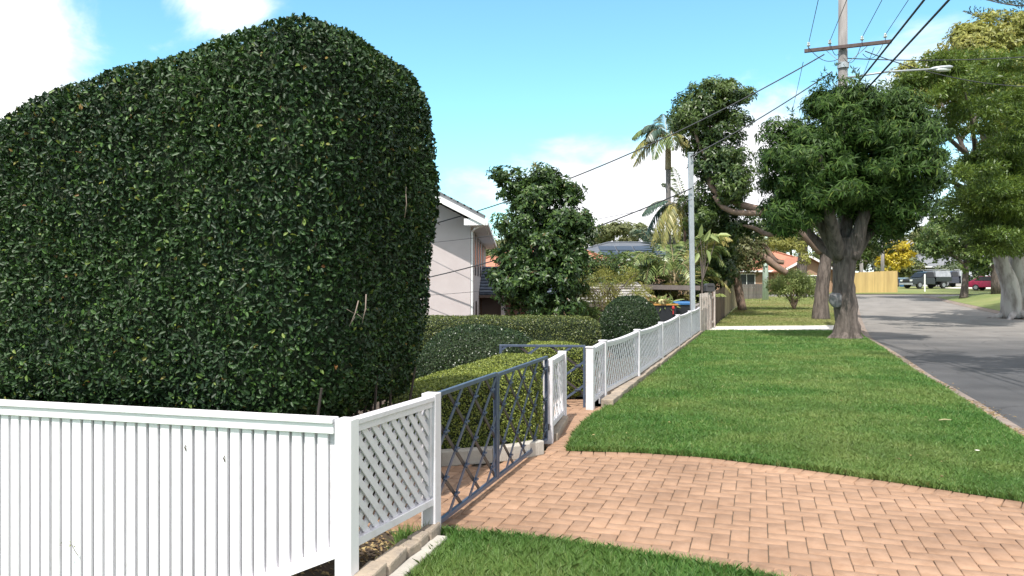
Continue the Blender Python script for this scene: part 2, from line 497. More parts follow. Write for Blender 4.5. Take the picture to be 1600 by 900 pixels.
M_tile_orange = tile_mat('terracotta_roof_tile', (0.46, 0.20, 0.13), (0.37, 0.155, 0.10))
M_tile_old = tile_mat('faded_terracotta_tile', (0.46, 0.20, 0.13), (0.36, 0.15, 0.095))
M_tile_pale = tile_mat('pale_grey_tile', (0.42, 0.40, 0.38), (0.26, 0.24, 0.23))
M_tile_blue = tile_mat('slate_blue_tile', (0.10, 0.125, 0.17), (0.06, 0.075, 0.105))

L_camellia = leafmat('camellia_leaves', [(0.0, (0.010, 0.024, 0.010)), (0.45, (0.018, 0.043, 0.015)), (0.85, (0.028, 0.063, 0.018)),
                                         (0.965, (0.075, 0.15, 0.03)), (0.992, (0.18, 0.22, 0.04)), (1.0, (0.20, 0.08, 0.03))], rough=0.46, trans=0.12, spec=0.30, patch=(1.3, (0.045, 0.095, 0.02), 0.45))
L_box_light = leafmat('bright_box_leaves', [(0.0, (0.075, 0.105, 0.016)), (0.5, (0.18, 0.23, 0.036)), (1.0, (0.33, 0.37, 0.08))], rough=0.5, trans=0.2)
L_box_dark = leafmat('dark_box_leaves', [(0.0, (0.011, 0.026, 0.010)), (0.55, (0.022, 0.048, 0.015)), (1.0, (0.06, 0.10, 0.028))], rough=0.36, trans=0.15)
L_box_mid = leafmat('mid_box_leaves', [(0.0, (0.036, 0.055, 0.014)), (0.55, (0.08, 0.115, 0.026)), (1.0, (0.22, 0.235, 0.06))], rough=0.42, trans=0.15)
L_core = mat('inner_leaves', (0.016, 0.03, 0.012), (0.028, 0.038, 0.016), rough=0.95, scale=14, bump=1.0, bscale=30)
L_street = leafmat('long_dark_leaves', [(0.0, (0.018, 0.042, 0.009)), (0.5, (0.037, 0.078, 0.014)), (0.9, (0.065, 0.12, 0.022)), (1.0, (0.12, 0.16, 0.035))], rough=0.5, trans=0.2, spec=0.18)
L_magnolia = leafmat('magnolia_leaves', [(0.0, (0.018, 0.042, 0.012)), (0.5, (0.038, 0.082, 0.020)), (0.88, (0.08, 0.14, 0.026)), (0.985, (0.09, 0.15, 0.03)), (1.0, (0.18, 0.10, 0.045))], rough=0.42, trans=0.18, spec=0.45)
L_fig = leafmat('dense_green_leaves', [(0.0, (0.022, 0.05, 0.018)), (0.5, (0.048, 0.092, 0.026)), (1.0, (0.11, 0.165, 0.035))], rough=0.4, trans=0.22, patch=(0.55, (0.12, 0.17, 0.03), 0.6))
L_olive = leafmat('olive_leaves', [(0.0, (0.07, 0.09, 0.032)), (0.5, (0.13, 0.15, 0.055)), (1.0, (0.24, 0.23, 0.10))], rough=0.5, trans=0.25)
L_wattle = leafmat('yellow_green_leaves', [(0.0, (0.12, 0.14, 0.028)), (0.5, (0.23, 0.25, 0.05)), (1.0, (0.38, 0.37, 0.09))], rough=0.5, trans=0.3, patch=(0.5, (0.34, 0.32, 0.10), 0.55))
L_spray = leafmat('layered_green_leaves', [(0.0, (0.028, 0.058, 0.013)), (0.5, (0.062, 0.115, 0.02)), (1.0, (0.14, 0.21, 0.034))], rough=0.45, trans=0.28, patch=(0.45, (0.17, 0.24, 0.035), 0.45))
L_young = leafmat('fresh_green_leaves', [(0.0, (0.045, 0.085, 0.02)), (0.5, (0.09, 0.15, 0.035)), (1.0, (0.18, 0.24, 0.06))], rough=0.4, trans=0.3)
L_yellow = leafmat('golden_leaves', [(0.0, (0.26, 0.21, 0.015)), (0.5, (0.50, 0.40, 0.025)), (1.0, (0.62, 0.52, 0.05))], rough=0.5, trans=0.25)
L_far = leafmat('far_green_leaves', [(0.0, (0.075, 0.10, 0.04)), (0.5, (0.13, 0.16, 0.06)), (1.0, (0.22, 0.23, 0.09))], rough=0.6, trans=0.2, patch=(0.15, (0.17, 0.17, 0.07), 0.6))
L_far_grey = leafmat('far_grey_green_leaves', [(0.0, (0.07, 0.10, 0.06)), (0.5, (0.12, 0.15, 0.09)), (1.0, (0.20, 0.22, 0.13))], rough=0.6, trans=0.2)
L_palm = leafmat('palm_green', [(0.0, (0.06, 0.10, 0.03)), (0.5, (0.13, 0.19, 0.055)), (1.0, (0.27, 0.31, 0.11))], rough=0.35, trans=0.25)
L_palm_y = leafmat('palm_yellowed', [(0.0, (0.14, 0.16, 0.05)), (0.5, (0.30, 0.29, 0.09)), (1.0, (0.42, 0.36, 0.14))], rough=0.4, trans=0.3)
L_palm_b = leafmat('palm_blue_green', [(0.0, (0.03, 0.06, 0.05)), (0.5, (0.055, 0.10, 0.075)), (1.0, (0.10, 0.16, 0.10))], rough=0.35, trans=0.2)
L_pine = leafmat('pine_needles', [(0.0, (0.03, 0.045, 0.03)), (1.0, (0.07, 0.09, 0.05))], rough=0.5, trans=0.1)
L_fern = leafmat('pale_fern', [(0.0, (0.16, 0.22, 0.07)), (1.0, (0.36, 0.42, 0.16))], rough=0.5, trans=0.3)
L_dead = leafmat('dry_leaves', [(0.0, (0.16, 0.10, 0.05)), (0.5, (0.32, 0.22, 0.10)), (1.0, (0.45, 0.36, 0.18))], rough=0.8, trans=0.1)


L_grass_dry = leafmat('bleached_grass_blades', [(0.0, (0.10, 0.16, 0.035)), (0.5, (0.19, 0.25, 0.06)), (1.0, (0.38, 0.36, 0.15))], rough=0.6, trans=0.25, patch=(0.3, (0.36, 0.30, 0.14), 0.75))


def grass_material():
    m = leafmat('grass_blades', [(0.0, (0.058, 0.155, 0.026)), (0.5, (0.115, 0.238, 0.052)), (0.9, (0.18, 0.31, 0.08)), (1.0, (0.36, 0.36, 0.14))],
                rough=0.5, trans=0.3, patch=(0.42, (0.26, 0.30, 0.10), 0.72))
    n, l = m.node_tree.nodes, m.node_tree.links
    b = n['Principled BSDF']; src = b.inputs['Base Color'].links[0].from_socket
    g = n.new('ShaderNodeNewGeometry')
    t = n.new('ShaderNodeTexNoise'); t.inputs['Scale'].default_value = 1.15; t.inputs['Detail'].default_value = 5
    l.new(g.outputs['Position'], t.inputs['Vector'])
    mr = n.new('ShaderNodeMapRange'); mr.inputs[1].default_value = .40; mr.inputs[2].default_value = .60; l.new(t.outputs[0], mr.inputs[0])
    mx = n.new('ShaderNodeMix'); mx.data_type = 'RGBA'; mx.inputs[6].default_value = (.62, .78, .62, 1); mx.inputs[7].default_value = (1.08, 1.05, 1, 1); l.new(mr.outputs[0], mx.inputs[0])
    mu = n.new('ShaderNodeMix'); mu.data_type = 'RGBA'; mu.blend_type = 'MULTIPLY'; mu.inputs[0].default_value = 1
    l.new(src, mu.inputs[6]); l.new(mx.outputs[2], mu.inputs[7]); l.new(mu.outputs[2], b.inputs['Base Color'])
    return m


L_grass = grass_material()


# ------------------------------------------------------------------ terrain
def fence_x(Y):
    return 0.322 * np.asarray(Y, dtype=float) - 2.1


KERB = [(3.35, 2.4), (4.27, 5.0), (5.38, 8.07), (6.9, 12.25), (7.57, 14.3), (9.39, 19.2), (11.75, 25.8), (16.1, 36.0), (22.2, 50.0), (28.0, 63.0)]
RKERB = [(11.2, 2.0), (12.4, 5.0), (14.6, 12.0), (17.4, 20.0), (20.6, 28.5), (24.7, 37.0), (29.2, 50.0), (33.6, 62.0)]
KX = np.array([k[0] for k in KERB]); KY = np.array([k[1] for k in KERB])
RX = np.array([k[0] for k in RKERB]); RY = np.array([k[1] for k in RKERB])


def zg(X, Y):
    X = np.asarray(X, dtype=float); Y = np.asarray(Y, dtype=float)
    z = 0.03 * np.clip(Y - 29, 0, None)
    z = np.where(Y > 29, z - 0.03 * 3 * (1 - np.exp(-np.clip(Y - 29, 0, None) / 3)), z)
    z = np.minimum(z, 1.75 + 0.006 * np.clip(Y - 90, 0, None))
    d = X - fence_x(Y)
    z = z - 1.3 * smoothstep(0.6, 5.0, -d) * smoothstep(12, 20, Y) * (1 - 0.9 * smoothstep(60, 100, Y))
    rk = np.interp(Y, RY, RX)
    z = z + 0.5 * smoothstep(0.2, 3.5, X - rk) * smoothstep(18, 30, Y) * (1 - smoothstep(55, 64, Y))
    return z


def zgf(x, y):
    return float(zg(x, y))


def inpoly(P, poly):
    x, y = P[:, 0], P[:, 1]
    ins = np.zeros(len(P), dtype=bool)
    n = len(poly); j = n - 1
    for i in range(n):
        xi, yi = poly[i]; xj, yj = poly[j]
        c = ((yi > y) != (yj > y)) & (x < (xj - xi) * (y - yi) / (yj - yi + 1e-12) + xi)
        ins ^= c; j = i
    return ins


def sheet(name, poly, off, m, step=0.6, zfn=None, kind='structure'):
    """a ground sheet filling a plan polygon, following the terrain plus an offset"""
    zfn = zfn or (lambda x, y: zg(x, y) + off)
    P = []
    n = len(poly)
    for i in range(n):
        a = np.array(poly[i]); b = np.array(poly[(i + 1) % n])
        k = max(1, int(np.linalg.norm(b - a) / step))
        for t in range(k): P.append(a + (b - a) * t / k)
    nb = len(P)
    pa = np.array(poly)
    xs = np.arange(pa[:, 0].min(), pa[:, 0].max(), step); ys = np.arange(pa[:, 1].min(), pa[:, 1].max(), step)
    g = np.stack(np.meshgrid(xs, ys), -1).reshape(-1, 2) + RNG.uniform(-0.1, 0.1, (len(xs) * len(ys), 2)) * step
    g = g[inpoly(g, P)]
    pts = [Vector((float(p[0]), float(p[1]))) for p in P] + [Vector((float(p[0]), float(p[1]))) for p in g]
    r = delaunay_2d_cdt(pts, [(i, (i + 1) % nb) for i in range(nb)], [list(range(nb))], 1, 1e-5)
    V2 = np.array([tuple(v) for v in r[0]])
    V = np.column_stack([V2, zfn(V2[:, 0], V2[:, 1])])
    F_ = []
    for f in r[2]:
        a, b, c = V2[f[0]], V2[f[1]], V2[f[2]]
        if (b[0] - a[0]) * (c[1] - a[1]) - (b[1] - a[1]) * (c[0] - a[0]) < 0: f = f[::-1]
        F_.append(tuple(f))
    o = link_mesh(name, V, F_, m, smooth=True)
    o['kind'] = kind
    return o


def build_ground():
    xs = np.concatenate([np.linspace(-1500, -70, 12), np.arange(-60, 80, 2.0), np.linspace(90, 1500, 12)])
    ys = np.concatenate([np.linspace(-300, -20, 6), np.arange(-16, 130, 2.0), np.linspace(140, 3000, 16)])
    Xg, Yg = np.meshgrid(xs, ys)
    Z = zg(Xg, np.minimum(Yg, 130.0)) - 0.24
    V = np.stack([Xg, Yg, Z], -1).reshape(-1, 3)
    nx, ny = len(xs), len(ys)
    idx = np.arange(nx * ny).reshape(ny, nx)
    Fq = np.stack([idx[:-1, :-1], idx[:-1, 1:], idx[1:, 1:], idx[1:, :-1]], -1).reshape(-1, 4)
    o = link_mesh('ground', V, Fq, M_land, smooth=True)
    o['kind'] = 'structure'


build_ground()

DRIVE_FAR = [(0.36, 7.62), (0.533, 7.53), (1.24, 7.44), (1.81, 7.245), (2.54, 6.78), (3.15, 6.295), (3.82, 5.73), (4.42, 5.3)]
DRIVE_NEAR = [(3.25, 2.35), (2.3, 3.42), (1.316, 4.27), (0.967, 4.465), (0.395, 4.74), (-0.082, 4.92), (-0.46, 5.01)]
DRIVE = DRIVE_FAR + DRIVE_NEAR + [(-0.75, 5.05), (-2.6, 5.6), (-2.9, 7.0), (-0.645, 6.86), (-0.2, 7.02), (0.25, 7.36), (0.30, 7.62)]
PATH = [(0.36, 7.62), (0.533, 7.53), (0.65, 8.24), (0.845, 9.06), (1.05, 9.7), (1.22, 10.2), (1.1, 10.35), (0.9, 11.4), (0.1, 11.4), (0.3, 9.2), (0.33, 8.2)]
FU = Vector((0.3065, 0.9519, 0)); FV = Vector((0.9519, -0.3065, 0))   # along / across the front fence


def poly_dist(P, line):
    P = np.asarray(P); best = np.full(len(P), 1e9)
    for a, b in zip(line[:-1], line[1:]):
        a = np.array(a); b = np.array(b); ab = b - a
        t = np.clip(((P - a) @ ab) / (ab @ ab), 0, 1)
        best = np.minimum(best, np.linalg.norm(P - (a + t[:, None] * ab), axis=1))
    return best


def bricks():
    V = []; Fq = []
    W = 0.115; gap = 0.006

    def brick(c, u, v, lu, lv, z):
        n = len(V)
        ch = 0.004
        z = z + random.uniform(-0.0012, 0.0012)
        tilt = random.uniform(-0.004, 0.004), random.uniform(-0.004, 0.004)
        for (ins, zz) in ((ch, z), (0, z - 0.004), (0, z - 0.045)):
            for a, b in ((-1, -1), (1, -1), (1, 1), (-1, 1)):
                du = a * (lu / 2 - ins); dv = b * (lv / 2 - ins)
                V.append((c[0] + u[0] * du + v[0] * dv, c[1] + u[1] * du + v[1] * dv, zz + tilt[0] * du + tilt[1] * dv))
        Fq.append((n, n + 1, n + 2, n + 3))
        for r in (0, 4):
            for k in range(4):
                k2 = (k + 1) % 4
                Fq.append((n + r + k, n + r + 4 + k, n + r + 4 + k2, n + r + k2))
    cells = []
    for i in range(-45, 60):
        for j in range(-70, 70):
            k = (i - j) % 4
            if k == 0: cells.append((i + 1.0, j + 0.5, 0))
            elif k == 3: cells.append((i + 0.5, j + 1.0, 1))
    org = np.array((0.9, 6.0))
    A = np.array(cells)
    u = np.array(FV[:2]); v = np.array(FU[:2])
    C = org + A[:, :1] * W * u + A[:, 1:2] * W * v
    allp = [tuple(p) for p in DRIVE]
    ok = inpoly(C, allp) | inpoly(C, PATH)
    edge = np.minimum(poly_dist(C, DRIVE_FAR), poly_dist(C, DRIVE_NEAR))
    ok &= edge > 0.13
    for c, a, o in zip(C, A, ok):
        if not o: continue
        if a[2] == 0: brick(c, u, v, 2 * W - gap, W - gap, 0.0)
        else: brick(c, u, v, W - gap, 2 * W - gap, 0.0)
    # header course along both curved edges
    for line, sgn in ((DRIVE_FAR, 1), (DRIVE_NEAR, 1), ([(0.533, 7.53), (0.65, 8.24), (0.845, 9.06), (1.05, 9.7), (1.22, 10.2)], -1)):
        L = np.array(line); seg = np.linalg.norm(np.diff(L, axis=0), axis=1); cum = np.concatenate([[0], np.cumsum(seg)])
        n = int(cum[-1] / W)
        for k in range(n):
            s = (k + 0.5) * W
            p = np.array([np.interp(s, cum, L[:, 0]), np.interp(s, cum, L[:, 1])])
            q = np.array([np.interp(min(s + .2, cum[-1]), cum, L[:, 0]), np.interp(min(s + .2, cum[-1]), cum, L[:, 1])])
            q0 = np.array([np.interp(max(s - .2, 0), cum, L[:, 0]), np.interp(max(s - .2, 0), cum, L[:, 1])])
            d = (q - q0) / (np.linalg.norm(q - q0) + 1e-9)
            nn = np.array((d[1], -d[0])) * sgn
            c = p + nn * 0.105
            brick(c, d, nn, W - gap, 0.20, 0.0035)
    o = link_mesh('driveway', V, np.array(Fq), M_brick)
    o['kind'] = 'structure'


bricks()
sheet('driveway_bedding', DRIVE, -0.012, M_sand, 0.8)
sheet('path_bedding', PATH, -0.016, M_sand, 0.8)

kl = [(x, y) for x, y in KERB]
LAWN_L = [(0.545, 7.545), (0.66, 8.24), (0.86, 9.06), (1.065, 9.7), (1.27, 10.3)] + [(float(fence_x(y)) + 0.13, y) for y in np.arange(11, 28.6, 1.5)] + [(float(fence_x(28.6)) + 0.1, 28.6)]
KL = [(float(np.interp(y, KY, KX)), y) for y in (5.45, 8.07, 10, 12.25, 14.3, 17, 19.2, 22, 25.8, 28.6)]

LAWN = [(0.545, 7.545)] + [(x + 0.01, y + 0.015) for x, y in DRIVE_FAR[2:]] + KL + list(reversed(LAWN_L[1:]))
NEAR_GRASS = [(-0.37, 4.97)] + [(x, y - 0.012) for x, y in reversed(DRIVE_NEAR[:-1])] + [(2.4, 0.2), (-1.0, 0.2), (-0.70, 3.7), (-0.555, 4.27), (-0.42, 4.82)]
sheet('lawn', LAWN, 0.012, M_turf, 0.5)
sheet('near_lawn', NEAR_GRASS, 0.012, M_turf, 0.4)
KR = lambda y: float(np.interp(y, KY, KX))
FXR = lambda y: float(np.interp(y, [28, 31, 40, 52, 57], [7.0, 8.15, 11.3, 15.6, 17.4]))
sheet('concrete_crossing', [(7.2, 28.62), (KR(28.6), 28.62), (KR(32.2), 32.2), (FXR(31.4), 31.4)], 0.01, M_conc_pale, 0.8)
FARLAWN = [(FXR(31.4), 31.45), (KR(32.2), 32.25)] + [(KR(y), y) for y in (36, 42, 50, 57, 62)] + [(20.0, 62.0), (14, 58)] + [(FXR(y), y) for y in (52, 46, 40, 35)]
sheet('far_lawn', FARLAWN, 0.008, M_turf_dry, 0.9)


def strip(name, L, R, zl, zr, m, nu=3):
    V = []; Fq = []
    n = len(L)
    for i in range(n):
        for k in range(nu + 1):
            t = k / nu
            x = L[i][0] * (1 - t) + R[i][0] * t; y = L[i][1] * (1 - t) + R[i][1] * t
            V.append((x, y, zgf(min(x, np.interp(y, RY, RX)), y) + zl * (1 - t) + zr * t))
    for i in range(n - 1):
        for k in range(nu):
            a = i * (nu + 1) + k
            Fq.append((a, a + 1, a + nu + 2, a + nu + 1))
    o = link_mesh(name, V, np.array(Fq), m, smooth=True)
    o['kind'] = 'structure'
    return o


ysr = np.concatenate([np.arange(-14, 63, 1.5), [63.0]])
kx = lambda y: float(np.interp(y, KY, KX) if y > 2.4 else 3.35 - (2.4 - y) * 0.36)
rx_ = lambda y: float(np.interp(y, RY, RX) if y > 2 else 11.2 - (2 - y) * 0.4)
strip('kerb', [(kx(y), y) for y in ysr], [(kx(y) + 0.31, y - 0.05) for y in ysr], 0.008, -0.085, M_kerb, 3)
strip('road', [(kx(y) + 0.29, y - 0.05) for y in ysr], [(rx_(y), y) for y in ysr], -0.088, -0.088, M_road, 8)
strip('far_kerb', [(rx_(y) - 0.02, y) for y in ysr], [(rx_(y) + 0.28, y) for y in ysr], -0.08, 0.05, M_kerb, 3)
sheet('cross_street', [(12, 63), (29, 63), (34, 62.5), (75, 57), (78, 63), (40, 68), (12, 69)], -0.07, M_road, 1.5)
sheet('far_verge', [(12, 69.0), (40, 68.0), (78, 63), (95, 130), (12, 130)], 0.0, M_turf_dry, 2.0)
sheet('concrete_apron', [(46, 84), (62, 78), (70, 84), (56, 92)], 0.02, M_conc_pale, 2.0)
RV = [(rx_(y) + 0.26, y) for y in (2, 5, 12, 20, 28.5, 37, 50, 60)] + [(40, 60.5), (74, 56), (60, 20), (40, 2)]
sheet('right_verge', RV, 0.05, M_turf_dry, 1.0)
sheet('left_garden', [(-0.9, 4.1), (-0.56, 4.95), (-0.6, 5.02), (-2.6, 5.58), (-2.95, 7.0), (-0.66, 6.92), (-0.2, 7.06), (0.25, 7.40), (0.28, 8.2), (0.22, 9.0), (0.1, 11.4), (0.9, 11.4)]
      + [(float(fence_x(y)) - 0.06, y) for y in (11.6, 16, 20, 26, 30)] + [(9, 36), (12, 48), (15, 58), (-30, 58), (-30, 13), (-8, 6.6)], -0.02, M_soil, 0.8)
# ------------------------------------------------------------------ grass blades (stuff)
def blades(name, poly, n, hrange, label, seed, near=4.0, ymax=60, m=None):
    r = np.random.default_rng(seed)
    pa = np.array(poly)
    y0, y1 = max(near, pa[:, 1].min()), min(ymax, pa[:, 1].max())
    out = np.zeros((0, 2)); k = 0
    while len(out) < n and k < 60:
        N = 300000
        # importance: density ~ 1/Y^2 over a plan area that widens with Y
        Y = 1.0 / r.uniform(1.0 / y1, 1.0 / y0, N)
        X = r.uniform(-0.40, 0.95, N) * np.ones(N)
        X = X * Y
        # width of the wedge grows with Y: uniform in X/Y keeps density ~ 1/Y^3 -> reweight
        keep = r.uniform(0, 1, N) < np.clip(Y / y1, 0.15, 1)
        P = np.stack([X, Y], -1)[keep]
        P = P[inpoly(P, poly)]
        out = np.concatenate([out, P]); k += 1
    P = out[:n]; n = len(P)
    z = zg(P[:, 0], P[:, 1]) + 0.010
    d = P[:, 1]
    wsc = np.clip(d / 6.0, 0.8, 5.0)
    clump = np.array([mnoise.noise(Vector((p[0] * 1.7, p[1] * 1.7, 3.1))) for p in P[:: max(1, n // n)]])
    h = r.uniform(hrange[0], hrange[1], n) * (1 + 0.30 * clump) * np.clip(0.8 + d / 40, 0.8, 1.3)
    w = r.uniform(0.0024, 0.0044, n) * wsc
    a = r.uniform(0, 2 * np.pi, n); lean = r.uniform(0.15, 1.15, n) * h
    b = r.uniform(0, 2 * np.pi, n)
    sx, sy = np.cos(a) * w / 2, np.sin(a) * w / 2
    lx, ly = np.cos(b) * lean, np.sin(b) * lean
    B = np.column_stack([P, z])
    off = lambda x, y, zz: np.column_stack([x, y, zz])
    V = np.empty((n, 5, 3))
    V[:, 0] = B + off(-sx, -sy, 0 * z); V[:, 1] = B + off(sx, sy, 0 * z)
    V[:, 2] = B + off(sx * .8 + lx * .4, sy * .8 + ly * .4, h * .62)
    V[:, 4] = B + off(-sx * .8 + lx * .4, -sy * .8 + ly * .4, h * .62)
    V[:, 3] = B + off(lx, ly, h * 0.92)
    Fq = np.array([[0, 1, 2, 3, 4]]) + 5 * np.arange(n)[:, None]
    o = link_mesh(name, V.reshape(-1, 3), Fq, m or L_grass)
    tag(o, label, 'grass', kind='stuff')
    return o


blades('lawn_grass', LAWN, 325000, (0.028, 0.055), 'mown green grass of the big lawn beside the white lattice fence', 1, 5.0, 28.7)
blades('near_grass', NEAR_GRASS, 38000, (0.03, 0.065), 'longer green grass at the near edge of the brick driveway', 2, 3.6, 5.1)


blades('far_grass', FARLAWN, 50000, (0.03, 0.05), 'sun bleached patchy grass of the far lawn beyond the concrete crossing', 3, 29.0, 63, L_grass_dry)


def fringe():
    """thicker untrimmed blades along the driveway edges"""
    r = np.random.default_rng(5)
    P = []
    for line, s in ((DRIVE_FAR[1:], -1), (DRIVE_NEAR, -1), ([(0.545, 7.545), (0.66, 8.24), (0.86, 9.06), (1.065, 9.7)], 1)):
        L = np.array(line); seg = np.linalg.norm(np.diff(L, axis=0), axis=1); cum = np.concatenate([[0], np.cumsum(seg)])
        m = int(cum[-1] * 1500)
        s_ = r.uniform(0, cum[-1], m)
        x = np.interp(s_, cum, L[:, 0]); y = np.interp(s_, cum, L[:, 1])
        x2 = np.interp(s_ + .05, cum, L[:, 0]); y2 = np.interp(s_ + .05, cum, L[:, 1])
        d = np.stack([x2 - x, y2 - y], -1); d /= np.linalg.norm(d, axis=1)[:, None] + 1e-6
        nn = np.stack([d[:, 1], -d[:, 0]], -1) * s
        P.append(np.stack([x, y], -1) + nn * r.uniform(-0.006, 0.06, m)[:, None])
    P = np.concatenate(P); n = len(P)
    h = r.uniform(0.03, 0.075, n); w = r.uniform(0.003, 0.0055, n)
    a = r.uniform(0, 6.28, n); b = r.uniform(0, 6.28, n); lean = r.uniform(.2, 1.1, n) * h
    z = np.full(n, 0.004)
    B = np.column_stack([P, z]); sx, sy = np.cos(a) * w / 2, np.sin(a) * w / 2; lx, ly = np.cos(b) * lean, np.sin(b) * lean
    V = np.empty((n, 5, 3)); o_ = lambda x, y, q: np.column_stack([x, y, q])
    V[:, 0] = B + o_(-sx, -sy, 0 * z); V[:, 1] = B + o_(sx, sy, 0 * z)
    V[:, 2] = B + o_(sx * .8 + lx * .4, sy * .8 + ly * .4, h * .62); V[:, 4] = B + o_(-sx * .8 + lx * .4, -sy * .8 + ly * .4, h * .62)
    V[:, 3] = B + o_(lx, ly, h * .9)
    o = link_mesh('edge_grass', V.reshape(-1, 3), np.array([[0, 1, 2, 3, 4]]) + 5 * np.arange(n)[:, None], L_grass)
    tag(o, 'ragged fringe of grass along the brick edges', 'grass', kind='stuff')


fringe()


# ------------------------------------------------------------------ leaves
def unit(a):
    return a / (np.linalg.norm(a, axis=-1, keepdims=True) + 1e-9)


def leaf_mesh(name, P, D, N, L, W, m, parent=None, six=False, fold=0.22, curl=0.12, loc=None):
    D = unit(D); S = unit(np.cross(D, N)); N = np.cross(S, D)
    L = L[:, None]; W = W[:, None]
    n = len(P)
    if six:
        V = np.empty((n, 6, 3))
        V[:, 0] = P
        V[:, 1] = P + D * L * .28 - S * W * .46 + N * W * fold
        V[:, 2] = P + D * L * .68 - S * W * .38 + N * (W * fold - L * curl * .3)
        V[:, 3] = P + D * L - N * L * curl
        V[:, 4] = P + D * L * .68 + S * W * .38 + N * (W * fold - L * curl * .3)
        V[:, 5] = P + D * L * .28 + S * W * .46 + N * W * fold
        b = 6 * np.arange(n)[:, None]
        Fq = np.concatenate([b + np.array([[0, 3, 2, 1]]), b + np.array([[0, 5, 4, 3]])])
    else:
        V = np.empty((n, 4, 3))
        V[:, 0] = P; V[:, 1] = P + D * L * .45 + S * W * .5 + N * W * fold
        V[:, 2] = P + D * L - N * L * curl; V[:, 3] = P + D * L * .45 - S * W * .5 + N * W * fold
        Fq = 4 * np.arange(n)[:, None] + np.array([[0, 1, 2, 3]])
    return link_mesh(name, V.reshape(-1, 3), Fq, m, parent, loc=loc)


def grid_surface(fn, nu, nv):
    V = np.array([[fn(i / nu, j / nv) for i in range(nu)] for j in range(nv + 1)]).reshape(-1, 3)
    q = []
    for j in range(nv):
        for i in range(nu):
            i2 = (i + 1) % nu
            q.append((j * nu + i, j * nu + i2, (j + 1) * nu + i2, (j + 1) * nu + i))
    return V, np.array(q)


def sample_surface(V, Q, n, r, back=0.3):
    T = np.concatenate([Q[:, [0, 1, 2]], Q[:, [0, 2, 3]]])
    a, b, c = V[T[:, 0]], V[T[:, 1]], V[T[:, 2]]
    cr = np.cross(b - a, c - a); ar = np.linalg.norm(cr, axis=1) / 2
    N = cr / (np.linalg.norm(cr, axis=1, keepdims=True) + 1e-12)
    cen = (a + b + c) / 3
    face = np.einsum('ij,ij->i', N, unit(np.array((0, 0, EYE)) - cen))
    wgt = ar * np.where(face > -0.25, 1.0, back)
    k = r.choice(len(T), n, p=wgt / wgt.sum())
    s = np.sqrt(r.uniform(0, 1, n))[:, None]; t = r.uniform(0, 1, n)[:, None]
    return a[k] * (1 - s) + b[k] * s * (1 - t) + c[k] * s * t, N[k]


